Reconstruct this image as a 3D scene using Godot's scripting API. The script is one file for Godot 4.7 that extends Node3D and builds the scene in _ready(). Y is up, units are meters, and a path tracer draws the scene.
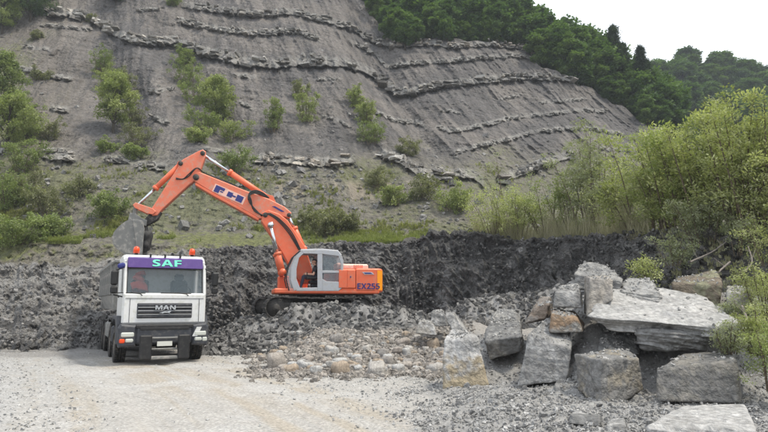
extends Node3D
# A quarry: dump truck and excavator in front of a layered marl cliff. Metres, y up, the camera looks along -z.

const EYE := 1.7
const FOCAL := 600.0
const TILT := 0.1424            # radians the camera looks up
var cam: Camera3D
var env: Environment
var n1 := FastNoiseLite.new()   # fbm
var n2 := FastNoiseLite.new()   # ridged
var nc := FastNoiseLite.new()   # cells
var nw := FastNoiseLite.new()   # plain smooth
var M := {}
var taken := {}
var tops := []                  # places on the flat tops of the boulders, for the crumbs that lie there
var rng := RandomNumberGenerator.new()

# ---------- naming and tree helpers
func numbered(called: String) -> String:
	if not taken.has(called):
		taken[called] = 0
		return called
	taken[called] += 1
	return "%s_%03d" % [called, taken[called]]

func tag(o: Node, label: String, category: String, group := "", kind := "") -> Node:
	o.set_meta("label", label)
	o.set_meta("category", category)
	if group != "": o.set_meta("group", group)
	if kind != "": o.set_meta("kind", kind)
	return o

func thing(called: String, label: String, category: String, where := Vector3.ZERO, turn := 0.0, group := "") -> Node3D:
	var o := Node3D.new()
	o.name = numbered(called)
	add_child(o, true)
	o.position = where
	o.rotation.y = turn
	tag(o, label, category, group)
	return o

func obj(called: String, mesh: Mesh, mat: Material, parent: Node = null) -> MeshInstance3D:
	var o := MeshInstance3D.new()
	o.mesh = mesh
	if mat: o.material_override = mat
	if parent == null or parent == self:
		o.name = numbered(called)
		add_child(o, true)
	else:
		o.name = called
		parent.add_child(o, true)
	return o

func done(called: String, st: SurfaceTool, mat: Material, parent: Node = null) -> MeshInstance3D:
	st.generate_normals()
	return obj(called, st.commit(), mat, parent)

func copies(called: String, mesh: Mesh, mat: Material, list: Array, cols: PackedColorArray, parent: Node = null) -> MultiMeshInstance3D:
	var mm := MultiMesh.new()
	mm.transform_format = MultiMesh.TRANSFORM_3D
	mm.use_colors = true
	mm.mesh = mesh
	mm.instance_count = list.size()
	for i in list.size():
		mm.set_instance_transform(i, list[i])
		mm.set_instance_color(i, cols[i])
	var o := MultiMeshInstance3D.new()
	o.multimesh = mm
	o.material_override = mat
	if parent == null or parent == self:
		o.name = numbered(called)
		add_child(o, true)
	else:
		o.name = called
		parent.add_child(o, true)
	return o

# ---------- places: a viewing direction and a distance in front of the camera give a point of the place
func ray(px: float, py: float) -> Vector3:
	var a := (px - 384.0) / FOCAL
	var b := (216.0 - py) / FOCAL
	return Vector3(a, b * cos(TILT) + sin(TILT), -(cos(TILT) - b * sin(TILT)))

func at(px: float, py: float, d: float) -> Vector3:
	var r := ray(px, py)
	return Vector3(0, EYE, 0) + r * (d / -r.z)

func lerp_table(t: Array, v: float) -> float:
	if v <= t[0][0]: return t[0][1]
	for i in range(1, t.size()):
		if v <= t[i][0]:
			var k: float = (v - t[i - 1][0]) / (t[i][0] - t[i - 1][0])
			return lerpf(t[i - 1][1], t[i][1], k)
	return t[t.size() - 1][1]

func smooth_table(t: Array, v: float) -> float:
	if v <= t[0][0]: return t[0][1]
	for i in range(1, t.size()):
		if v <= t[i][0]:
			var k: float = (v - t[i - 1][0]) / (t[i][0] - t[i - 1][0])
			return lerpf(t[i - 1][1], t[i][1], k * k * (3 - 2 * k))
	return t[t.size() - 1][1]

func band(v: float, a: float, b: float, c: float, d: float) -> float:
	return smoothstep(a, b, v) * (1.0 - smoothstep(c, d, v))

# ---------- shapes
func tool_(smooth := false) -> SurfaceTool:
	var st := SurfaceTool.new()
	st.begin(Mesh.PRIMITIVE_TRIANGLES)
	st.set_smooth_group(0 if smooth else -1)
	return st

func tri(st: SurfaceTool, a: Vector3, b: Vector3, c: Vector3) -> void:
	st.add_vertex(a); st.add_vertex(b); st.add_vertex(c)

func quad(st: SurfaceTool, a: Vector3, b: Vector3, c: Vector3, d: Vector3) -> void:
	tri(st, a, b, c)
	tri(st, a, c, d)

# box with chamfered edges
func cbox(st: SurfaceTool, c: Vector3, size: Vector3, b := 0.02, rot := Basis.IDENTITY) -> void:
	var h := size * 0.5
	b = minf(b, minf(h.x, minf(h.y, h.z)) * 0.9)
	var P := {}
	for sx in [-1, 1]:
		for sy in [-1, 1]:
			for sz in [-1, 1]:
				P[[sx, sy, sz, 0]] = c + rot * Vector3(sx * h.x, sy * (h.y - b), sz * (h.z - b))
				P[[sx, sy, sz, 1]] = c + rot * Vector3(sx * (h.x - b), sy * h.y, sz * (h.z - b))
				P[[sx, sy, sz, 2]] = c + rot * Vector3(sx * (h.x - b), sy * (h.y - b), sz * h.z)
	for s in [-1, 1]:
		var f := [[P[[s, -1, -1, 0]], P[[s, 1, -1, 0]], P[[s, 1, 1, 0]], P[[s, -1, 1, 0]]],
			[P[[-1, s, -1, 1]], P[[-1, s, 1, 1]], P[[1, s, 1, 1]], P[[1, s, -1, 1]]],
			[P[[-1, -1, s, 2]], P[[1, -1, s, 2]], P[[1, 1, s, 2]], P[[-1, 1, s, 2]]]]
		for q in f:
			if s > 0: quad(st, q[3], q[2], q[1], q[0])
			else: quad(st, q[0], q[1], q[2], q[3])
		for t in [-1, 1]:
			var e := [[P[[s, t, -1, 0]], P[[s, t, 1, 0]], P[[s, t, 1, 1]], P[[s, t, -1, 1]]],
				[P[[s, -1, t, 0]], P[[s, 1, t, 0]], P[[s, 1, t, 2]], P[[s, -1, t, 2]]],
				[P[[-1, s, t, 1]], P[[1, s, t, 1]], P[[1, s, t, 2]], P[[-1, s, t, 2]]]]
			var sign_ := [s * t, -s * t, s * t]
			for i in 3:
				var q = e[i]
				if sign_[i] > 0: quad(st, q[0], q[1], q[2], q[3])
				else: quad(st, q[3], q[2], q[1], q[0])
			for u in [-1, 1]:
				var a = P[[s, t, u, 0]]; var b2 = P[[s, t, u, 1]]; var c2 = P[[s, t, u, 2]]
				if s * t * u > 0: tri(st, a, c2, b2)
				else: tri(st, a, b2, c2)

# outline in x, y carried from z0 to z1, with a chamfer round both ends
func prism(st: SurfaceTool, pts: Array, z0: float, z1: float, bev := 0.0, xf := Transform3D.IDENTITY) -> void:
	var poly := PackedVector2Array()
	for p in pts: poly.append(p)
	var area := 0.0
	for i in poly.size():
		area += poly[i].cross(poly[(i + 1) % poly.size()])
	if area < 0: poly.reverse()
	var n := poly.size()
	var inn := PackedVector2Array()
	for i in n:
		var e0 := (poly[i] - poly[(i + n - 1) % n]).normalized()
		var e1 := (poly[(i + 1) % n] - poly[i]).normalized()
		var m := Vector2(-e0.y - e1.y, e0.x + e1.x)
		m = m.normalized() / maxf(0.4, sqrt(maxf(0.0, (1 + e0.dot(e1)) / 2)))
		inn.append(poly[i] + m * bev)
	var ids := Geometry2D.triangulate_polygon(inn)
	var za := minf(z0, z1)
	var zb := maxf(z0, z1)
	for i in range(0, ids.size(), 3):
		var a := inn[ids[i]]; var b := inn[ids[i + 1]]; var c := inn[ids[i + 2]]
		if (b - a).cross(c - a) < 0:
			var t := b; b = c; c = t
		tri(st, xf * Vector3(a.x, a.y, zb), xf * Vector3(c.x, c.y, zb), xf * Vector3(b.x, b.y, zb))
		tri(st, xf * Vector3(a.x, a.y, za), xf * Vector3(b.x, b.y, za), xf * Vector3(c.x, c.y, za))
	var bz := minf(bev, (zb - za) * 0.45)
	for i in n:
		var j := (i + 1) % n
		var p := poly[i]; var q := poly[j]; var pi_ := inn[i]; var qi := inn[j]
		quad(st, xf * Vector3(p.x, p.y, za + bz), xf * Vector3(p.x, p.y, zb - bz), xf * Vector3(q.x, q.y, zb - bz), xf * Vector3(q.x, q.y, za + bz))
		if bev > 0:
			quad(st, xf * Vector3(p.x, p.y, zb - bz), xf * Vector3(pi_.x, pi_.y, zb), xf * Vector3(qi.x, qi.y, zb), xf * Vector3(q.x, q.y, zb - bz))
			quad(st, xf * Vector3(q.x, q.y, za + bz), xf * Vector3(qi.x, qi.y, za), xf * Vector3(pi_.x, pi_.y, za), xf * Vector3(p.x, p.y, za + bz))

func frame_of(dir: Vector3) -> Basis:
	var y := dir.normalized()
	var x := y.cross(Vector3.UP if absf(y.y) < 0.9 else Vector3.RIGHT).normalized()
	return Basis(x, y, x.cross(y))

# round bar between two points, capped
func bar(st: SurfaceTool, a: Vector3, b: Vector3, ra: float, rb := -1.0, n := 10) -> void:
	if rb < 0: rb = ra
	var f := frame_of(b - a)
	for i in n:
		var t0 := TAU * i / n
		var t1 := TAU * (i + 1) / n
		var d0 := f.x * cos(t0) + f.z * sin(t0)
		var d1 := f.x * cos(t1) + f.z * sin(t1)
		quad(st, a + d0 * ra, b + d0 * rb, b + d1 * rb, a + d1 * ra)
		tri(st, b, b + d1 * rb, b + d0 * rb)
		tri(st, a, a + d0 * ra, a + d1 * ra)

func pipe(st: SurfaceTool, pts: Array, r0: float, r1 := -1.0, n := 7) -> void:
	if r1 < 0: r1 = r0
	var rings := []
	for i in pts.size():
		var d: Vector3 = pts[mini(i + 1, pts.size() - 1)] - pts[maxi(i - 1, 0)]
		var f := frame_of(d)
		var r := lerpf(r0, r1, float(i) / (pts.size() - 1))
		var ring := []
		for k in n:
			ring.append(pts[i] + (f.x * cos(TAU * k / n) + f.z * sin(TAU * k / n)) * r)
		rings.append(ring)
	for i in range(1, rings.size()):
		for k in n:
			var k1 := (k + 1) % n
			quad(st, rings[i - 1][k], rings[i][k], rings[i][k1], rings[i - 1][k1])

# a profile of (x along the axle, radius) turned round the x axis
func lathe_x(st: SurfaceTool, prof: Array, n := 28, c := Vector3.ZERO) -> void:
	for i in n:
		var a0 := TAU * i / n
		var a1 := TAU * (i + 1) / n
		for k in range(1, prof.size()):
			var p: Vector2 = prof[k - 1]
			var q: Vector2 = prof[k]
			quad(st, c + Vector3(p.x, p.y * cos(a0), p.y * sin(a0)), c + Vector3(q.x, q.y * cos(a0), q.y * sin(a0)), c + Vector3(q.x, q.y * cos(a1), q.y * sin(a1)), c + Vector3(p.x, p.y * cos(a1), p.y * sin(a1)))

func letters(text: String, height: float, depth: float, mat: Material, parent: Node, xf: Transform3D, called := "lettering", squeeze := 1.0) -> MeshInstance3D:
	var t := TextMesh.new()
	var f := SystemFont.new()
	f.font_names = PackedStringArray(["Droid Sans"])
	f.font_weight = 800
	t.font = f
	t.text = text
	t.font_size = 64
	t.pixel_size = height / 46.0
	t.depth = depth
	var o := obj(called, t, mat, parent)
	o.transform = xf * Transform3D(Basis.from_scale(Vector3(squeeze, 1, 1)), Vector3.ZERO)
	return o

# a sheet of nu x nv points
func sheet(nu: int, nv: int, v: PackedVector3Array, c: PackedColorArray) -> ArrayMesh:
	var nor := PackedVector3Array()
	nor.resize(v.size())
	for j in nv:
		var j0 := maxi(j - 1, 0) * nu
		var j1 := mini(j + 1, nv - 1) * nu
		var jj := j * nu
		for i in nu:
			var du := v[jj + mini(i + 1, nu - 1)] - v[jj + maxi(i - 1, 0)]
			var dv := v[j1 + i] - v[j0 + i]
			nor[jj + i] = du.cross(dv).normalized()
	var ids := PackedInt32Array()
	ids.resize((nu - 1) * (nv - 1) * 6)
	var k := 0
	for j in nv - 1:
		for i in nu - 1:
			var a := j * nu + i
			ids[k] = a; ids[k + 1] = a + nu; ids[k + 2] = a + 1
			ids[k + 3] = a + 1; ids[k + 4] = a + nu; ids[k + 5] = a + nu + 1
			k += 6
	var arr := []
	arr.resize(Mesh.ARRAY_MAX)
	arr[Mesh.ARRAY_VERTEX] = v
	arr[Mesh.ARRAY_NORMAL] = nor
	arr[Mesh.ARRAY_COLOR] = c
	arr[Mesh.ARRAY_INDEX] = ids
	var m := ArrayMesh.new()
	m.add_surface_from_arrays(Mesh.PRIMITIVE_TRIANGLES, arr)
	return m

# ---------- materials
func noise_tex(seed_: int, freq: float, lo: float, hi: float, octaves := 4, cellular := false) -> NoiseTexture2D:
	var n := FastNoiseLite.new()
	n.seed = seed_
	n.frequency = freq
	n.noise_type = FastNoiseLite.TYPE_CELLULAR if cellular else FastNoiseLite.TYPE_SIMPLEX_SMOOTH
	n.fractal_octaves = octaves
	n.fractal_gain = 0.6
	var t := NoiseTexture2D.new()
	t.width = 512
	t.height = 512
	t.seamless = true
	t.noise = n
	var g := Gradient.new()
	g.offsets = PackedFloat32Array([0.15, 0.85])
	g.colors = PackedColorArray([Color(lo, lo, lo), Color(hi, hi, hi)])
	t.color_ramp = g
	return t

func plain(c: Color, rough := 0.7, metal := 0.0) -> StandardMaterial3D:
	var m := StandardMaterial3D.new()
	m.albedo_color = c
	m.roughness = rough
	m.metallic = metal
	return m

func earthy(tex: Texture2D, relief: Texture2D, scale: float, depth: float, tint := Color.WHITE) -> StandardMaterial3D:
	var m := StandardMaterial3D.new()
	m.albedo_color = tint
	m.albedo_texture = tex
	m.vertex_color_use_as_albedo = true
	m.roughness = 0.95
	m.metallic_specular = 0.25
	m.uv1_triplanar = true
	m.uv1_world_triplanar = true
	m.uv1_scale = Vector3.ONE * scale
	m.heightmap_enabled = true
	m.heightmap_texture = relief
	m.heightmap_scale = depth
	return m

# paint with dust and scuffs that have an outline of their own
func painted(c: Color, dust: Color, amount: float, scale: float, rough: float, seed_: int) -> StandardMaterial3D:
	var n := FastNoiseLite.new()
	n.seed = seed_
	n.frequency = 0.012
	n.fractal_octaves = 5
	n.fractal_gain = 0.65
	var t := NoiseTexture2D.new()
	t.width = 512; t.height = 512; t.seamless = true; t.noise = n
	var g := Gradient.new()
	g.offsets = PackedFloat32Array([0.0, 0.45, 0.62, 0.75, 1.0])
	g.colors = PackedColorArray([c.darkened(0.04), c, c.lerp(dust, amount * 0.25), c.lerp(dust, amount * 0.7), c.lerp(dust, amount)])
	t.color_ramp = g
	var m := StandardMaterial3D.new()
	m.albedo_texture = t
	m.roughness = rough
	m.uv1_triplanar = true
	m.uv1_scale = Vector3.ONE * scale
	return m

func make_materials() -> void:
	var fine := noise_tex(1, 0.02, 0.72, 1.0, 5)
	var grit := noise_tex(2, 0.08, 0.66, 1.0, 4)
	var rel := noise_tex(3, 0.03, 0.0, 1.0, 6)
	var pit := noise_tex(4, 0.05, 0.0, 1.0, 5)
	M.cliff = earthy(fine, rel, 0.16, 22.0)
	M.clay = earthy(grit, pit, 0.5, 14.0)
	M.floor = earthy(noise_tex(6, 0.06, 0.8, 1.0, 5), pit, 0.45, 1.6)
	M.rock = earthy(noise_tex(8, 0.025, 0.72, 1.0, 6), noise_tex(9, 0.015, 0.0, 1.0, 7), 0.6, 4.5)
	M.stone = earthy(fine, pit, 1.4, 2.0)
	M.ledge = earthy(fine, rel, 0.4, 9.0)
	M.bark = earthy(fine, rel, 0.9, 3.0)
	M.leaf = StandardMaterial3D.new()
	M.leaf.vertex_color_use_as_albedo = true
	M.leaf.roughness = 0.6
	M.leaf.metallic_specular = 0.3
	M.leaf.cull_mode = BaseMaterial3D.CULL_DISABLED
	M.leaf.backlight_enabled = true
	M.leaf.backlight = Color(0.85, 0.9, 0.62)
	var dust := Color(0.62, 0.58, 0.52)
	M.orange = painted(Color(0.86, 0.395, 0.245), Color(0.74, 0.52, 0.43), 0.6, 0.45, 0.42, 21)
	M.orange_worn = painted(Color(0.84, 0.44, 0.32), Color(0.72, 0.56, 0.5), 0.85, 0.5, 0.5, 22)
	M.hood = painted(Color(0.9, 0.72, 0.66), dust, 0.5, 0.6, 0.5, 23)
	M.white = painted(Color(0.8, 0.8, 0.795), Color(0.68, 0.68, 0.63), 0.6, 0.5, 0.35, 24)
	M.cabgrey = painted(Color(0.66, 0.67, 0.69), dust, 0.5, 0.6, 0.45, 25)
	M.bumper = painted(Color(0.19, 0.2, 0.225), Color(0.42, 0.4, 0.37), 0.6, 0.7, 0.6, 26)
	M.black = painted(Color(0.07, 0.07, 0.075), Color(0.3, 0.28, 0.26), 0.5, 0.8, 0.6, 27)
	M.steel = painted(Color(0.42, 0.42, 0.41), Color(0.62, 0.6, 0.57), 0.9, 0.5, 0.6, 28)
	M.tipper = painted(Color(0.47, 0.47, 0.46), Color(0.7, 0.68, 0.65), 0.9, 0.45, 0.6, 29)
	M.track = painted(Color(0.2, 0.19, 0.18), Color(0.45, 0.43, 0.41), 1.0, 0.8, 0.85, 30)
	M.tyre = painted(Color(0.11, 0.105, 0.1), Color(0.42, 0.39, 0.35), 0.9, 1.1, 0.9, 31)
	M.rim = painted(Color(0.35, 0.33, 0.31), dust, 0.9, 1.2, 0.7, 32)
	M.purple = painted(Color(0.27, 0.16, 0.43), Color(0.42, 0.34, 0.52), 0.5, 0.7, 0.3, 33)
	M.mint = plain(Color(0.35, 0.8, 0.66), 0.5)
	M.blue = plain(Color(0.11, 0.14, 0.42), 0.5)
	M.yellow = plain(Color(0.95, 0.6, 0.1), 0.5)
	M.chrome = plain(Color(0.78, 0.79, 0.8), 0.18, 0.9)
	M.silver = plain(Color(0.72, 0.73, 0.74), 0.35, 0.3)
	M.amber = plain(Color(0.85, 0.27, 0.06), 0.25)
	M.lamp = plain(Color(0.72, 0.73, 0.7), 0.12)
	M.plate = plain(Color(0.75, 0.75, 0.72), 0.5)
	M.rubber = plain(Color(0.045, 0.045, 0.05), 0.6)
	M.glass = plain(Color(0.35, 0.42, 0.45, 0.28), 0.03)
	M.glass.transparency = BaseMaterial3D.TRANSPARENCY_ALPHA
	M.glass_clear = plain(Color(0.6, 0.65, 0.65, 0.1), 0.03)
	M.glass_clear.transparency = BaseMaterial3D.TRANSPARENCY_ALPHA
	M.dark_cloth = plain(Color(0.12, 0.12, 0.14), 0.9)
	M.red_cloth = plain(Color(0.62, 0.2, 0.14), 0.9)
	M.skin = StandardMaterial3D.new()
	M.skin.vertex_color_use_as_albedo = true
	M.skin.roughness = 0.75

func _ready() -> void:
	rng.seed = 7
	# camera
	cam = Camera3D.new()
	cam.name = "camera"
	add_child(cam)
	cam.position = Vector3(0, EYE, 0)
	cam.rotation = Vector3(TILT, 0, 0)
	cam.fov = rad_to_deg(2.0 * atan(216.0 / FOCAL))
	cam.near = 0.1
	cam.far = 2000.0
	cam.current = true
	# sky and exposure
	var we := WorldEnvironment.new()
	we.name = "world_environment"
	add_child(we)
	env = Environment.new()
	we.environment = env
	env.background_mode = Environment.BG_SKY
	var sm := ProceduralSkyMaterial.new()
	sm.sky_top_color = Color(0.87, 0.9, 0.94)
	sm.sky_horizon_color = Color(0.96, 0.97, 0.98)
	sm.sky_curve = 0.3
	sm.ground_horizon_color = Color(0.6, 0.6, 0.58)
	sm.ground_bottom_color = Color(0.4, 0.4, 0.38)
	sm.sun_angle_max = 1.0
	var sky := Sky.new()
	sky.sky_material = sm
	env.sky = sky
	env.background_energy_multiplier = 0.74
	env.tonemap_mode = Environment.TONE_MAPPER_LINEAR
	env.tonemap_exposure = 2.75
	env.fog_enabled = true
	env.fog_density = 0.0005
	env.fog_light_color = Color(0.93, 0.96, 1.0)
	env.sdfgi_enabled = true
	env.ssao_enabled = true
	env.ssil_enabled = true
	# a veiled high sun, from the right and a little behind the camera
	var sun := DirectionalLight3D.new()
	sun.name = "sun"
	add_child(sun)
	sun.light_color = Color(1.0, 0.965, 0.9)
	sun.light_energy = 0.5
	sun.light_angular_distance = 10.0
	sun.shadow_enabled = true
	sun.look_at_from_position(Vector3.ZERO, -Vector3(0.42, 0.9, 0.05), Vector3(0, 0, 1))
	n1.seed = 11; n1.noise_type = FastNoiseLite.TYPE_SIMPLEX_SMOOTH; n1.frequency = 1.0; n1.fractal_type = FastNoiseLite.FRACTAL_FBM; n1.fractal_octaves = 4
	n2.seed = 12; n2.noise_type = FastNoiseLite.TYPE_SIMPLEX; n2.frequency = 1.0; n2.fractal_type = FastNoiseLite.FRACTAL_RIDGED; n2.fractal_octaves = 3
	nc.seed = 13; nc.noise_type = FastNoiseLite.TYPE_CELLULAR; nc.frequency = 1.0; nc.fractal_type = FastNoiseLite.FRACTAL_NONE; nc.cellular_return_type = FastNoiseLite.RETURN_DISTANCE2_SUB
	nw.seed = 14; nw.noise_type = FastNoiseLite.TYPE_SIMPLEX_SMOOTH; nw.frequency = 1.0; nw.fractal_type = FastNoiseLite.FRACTAL_NONE
	make_materials()
	var t0 := Time.get_ticks_msec()
	build_floor()
	build_bank()
	build_cliff()
	build_hill()
	print("terrain ", Time.get_ticks_msec() - t0)
	build_boulders()
	build_stones()
	print("stones ", Time.get_ticks_msec() - t0)
	build_truck()
	build_excavator()
	build_operator()
	print("machines ", Time.get_ticks_msec() - t0)
	build_ridge_trees()
	build_cliff_bushes()
	build_shrubs()
	build_grass()
	print("plants ", Time.get_ticks_msec() - t0)

# ---------- the land
func floor_height(x: float, d: float) -> float:
	var px := 384.0 + 606.0 * x / maxf(d, 0.5)
	var h := 0.03 * nw.get_noise_2d(x * 0.4, d * 0.4)
	# the heap the digger stands on and the slope of rubble before it
	var heap := 1.0 * smoothstep(20.6, 24.4, d) * smoothstep(190.0, 262.0, px) 
	var rubble := 0.78 * smoothstep(14.2, 20.5, d) * band(px, 262.0, 330.0, 436.0, 500.0)
	h += maxf(heap, rubble)
	# clay pushed up against the near track
	h += (0.55 + 0.25 * nw.get_noise_2d(x * 0.9, d)) * band(d, 21.8, 23.7, 24.2, 25.0) * band(px, 262.0, 300.0, 392.0, 430.0)
	# ground that climbs under the boulders
	h += 1.75 * smoothstep(10.4, 13.8, d) * smoothstep(530.0, 600.0, px)
	h += 0.75 * smoothstep(11.9, 14.6, d) * band(px, 440.0, 480.0, 540.0, 600.0)
	h += 0.10 * smoothstep(430.0, 520.0, px) * smoothstep(3.0, 9.0, d)
	# loose lumps off the road
	var rough := maxf(smoothstep(395.0, 470.0, px), smoothstep(14.0, 16.0, d) * smoothstep(205.0, 275.0, px))
	rough = maxf(rough, 0.35 * (1.0 - smoothstep(20.0, 110.0, px)) * smoothstep(9.0, 13.0, d))
	h += rough * (0.05 * n1.get_noise_2d(x * 1.9, d * 1.9) + 0.05 * n2.get_noise_2d(x * 0.9, d * 0.9))
	var cl := smoothstep(0.2, 0.9, heap + (0.4 if px > 470.0 and d > 13.0 else 0.0))
	if cl > 0.0:
		var wx := x + 0.3 * n1.get_noise_2d(x * 1.7, d * 1.7 + 50.0)
		var wd := d + 0.3 * n1.get_noise_2d(x * 1.7 + 50.0, d * 1.7)
		h += cl * (0.34 * n1.get_noise_2d(x * 0.9, d * 0.9) + 0.09 * (nc.get_noise_2d(wx * 1.7, wd * 1.7) + 0.75) + 0.05 * n1.get_noise_2d(x * 5.0, d * 5.0))
	# wheel ruts that swing in from the left of the truck
	if d < 24.0 and px < 480.0:
		var off := x + 0.52 * d - 2.4 + 0.0105 * (d - 9.0) * (d - 9.0)
		h -= 0.035 * exp(-pow((off - 1.0) / 0.28, 2)) + 0.035 * exp(-pow((off + 1.0) / 0.28, 2))
		h += 0.018 * exp(-pow((off - 1.45) / 0.2, 2)) + 0.018 * exp(-pow((off + 1.45) / 0.2, 2)) + 0.015 * exp(-pow(off / 0.35, 2))
		h += 0.008 * n1.get_noise_2d(off * 5.0, d * 0.5)
	return h

func build_floor() -> void:
	var nu := 620
	var nv := 460
	var v := PackedVector3Array(); v.resize(nu * nv)
	var c := PackedColorArray(); c.resize(nu * nv)
	for j in nv:
		var d := 1.5 * pow(40.0 / 1.5, float(j) / (nv - 1))
		for i in nu:
			var a := lerpf(-1.05, 1.05, float(i) / (nu - 1))
			var x := a * d
			var px := 384.0 + 606.0 * a
			v[j * nu + i] = Vector3(x, floor_height(x, d), -d)
			var g1 := n1.get_noise_2d(x * 0.35, d * 0.35)
			var g2 := n1.get_noise_2d(x * 2.2 + 40.0, d * 2.2)
			var g3 := n1.get_noise_2d(x * 9.0 - 20.0, d * 9.0)
			var col := Color(0.385, 0.37, 0.348)                          # pale road dust
			var off := x + 0.52 * d - 2.4 + 0.0105 * (d - 9.0) * (d - 9.0)
			# bands of fine tan dust drawn out along the way the wheels go
			var streak := n1.get_noise_2d(off * 1.3, d * 0.07)
			col = col.lerp(Color(0.365, 0.33, 0.28), clampf(0.3 + streak * 1.9, 0, 0.95) * (1.0 - smoothstep(2.6, 4.2, absf(off + 0.3))))
			col = col.lerp(Color(0.42, 0.41, 0.395), smoothstep(0.05, 0.3, g1) * 0.6)
			# grey gravel at the two sides
			var edge := px + 26.0 * g2 + 40.0 * g1
			var left_gravel := (1.0 - smoothstep(10.0, 90.0, edge - (d - 9.0) * 6.0)) * smoothstep(-0.4, 0.3, g2 + 0.25)
			col = col.lerp(Color(0.36, 0.355, 0.345), left_gravel * 0.8)
			var r := smoothstep(380.0, 470.0, edge + 30.0 * g2)
			col = col.lerp(Color(0.25, 0.245, 0.237), r * clampf(0.85 + 0.4 * g2, 0, 1))
			# rubble and dug clay
			var rub := smoothstep(13.4, 15.6, d + 1.6 * g2 + 1.2 * g1) * smoothstep(244.0, 300.0, px + 40.0 * g1 + 22.0 * g2)
			col = col.lerp(Color(0.30, 0.28, 0.255), rub * 0.85)
			var clay := smoothstep(20.0, 21.2, d + 1.4 * g2 + 0.5 * g1) * smoothstep(170.0, 215.0, px)
			col = col.lerp(Color(0.21, 0.204, 0.198) * (1.0 + 0.6 * g2), clay)
			var damp := smoothstep(18.3, 19.6, d + 1.2 * g2) * (1.0 - smoothstep(200.0, 215.0, px))
			col = col.lerp(Color(0.21, 0.2, 0.19), damp * 0.7)
			col *= 1.0 + 0.22 * g3 + 0.14 * g2
			col.a = 1.0
			c[j * nu + i] = col
	var o := obj("ground", sheet(nu, nv, v, c), M.floor)
	o.set_meta("kind", "structure")
	# the plain that the quarry lies in, out to the horizon
	var st := tool_()
	st.set_color(Color(0.3, 0.29, 0.26))
	var e := 1500.0
	quad(st, Vector3(-e, -0.35, -e), Vector3(e, -0.35, -e), Vector3(e, -0.35, e), Vector3(-e, -0.35, e))
	var p := done("plain", st, M.floor)
	p.set_meta("kind", "structure")

# top and foot of the dug face: [px, py, distance] and [distance, height]
const BANK_TOP := [[-120, 258, 25.0], [0, 264, 27.0], [60, 266, 27.5], [100, 263, 28.5], [150, 254, 30.0], [205, 250, 31.5], [240, 247, 32.5], [300, 245, 33.5], [340, 243, 33.5], [392, 245, 33.0], [412, 238, 32.5], [432, 233, 32.0], [465, 231, 31.0], [500, 237, 29.5], [540, 239, 28.0], [600, 236, 24.0], [640, 232, 20.5], [700, 228, 17.5], [768, 232, 15.5], [900, 235, 13.5], [1200, 242, 11.0]]
const BANK_FOOT := [[-120, 20.0], [0, 21.0], [60, 21.5], [100, 22.5], [150, 24.5], [205, 27.0], [300, 29.6], [392, 30.2], [465, 28.6], [540, 25.6], [600, 20.6], [640, 17.0], [700, 14.2], [768, 12.6], [900, 11.0], [1200, 9.0]]

func bank_point(px: float, v: float) -> Vector3:
	var td := lerp_table(BANK_TOP.map(func(q): return [q[0], q[2]]), px)
	var ty := lerp_table(BANK_TOP.map(func(q): return [q[0], q[1]]), px)
	var top := at(px, ty, td)
	var fd := lerp_table(BANK_FOOT, px)
	var foot := at(px, 302.0, fd)
	foot.y = 0.25 if px < 150.0 else lerpf(0.25, 0.8, smoothstep(150.0, 260.0, px))
	if v <= 1.0:
		var soft := lerpf(1.0, 0.62, smoothstep(120.0, 220.0, px))
		if px > 600.0: soft = lerpf(0.62, 0.9, smoothstep(600.0, 680.0, px))
		var p := foot.lerp(top, v)
		var w := pow(v, 1.0 / soft) if soft < 1.0 else v
		p.x = lerpf(foot.x, top.x, w)
		p.z = lerpf(foot.z, top.z, w)
		return p
	var back := (v - 1.0) * 60.0
	var dir := (top - Vector3(0, top.y, 0)).normalized()
	return top + dir * back + Vector3(0, back * 0.05, 0)

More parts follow.
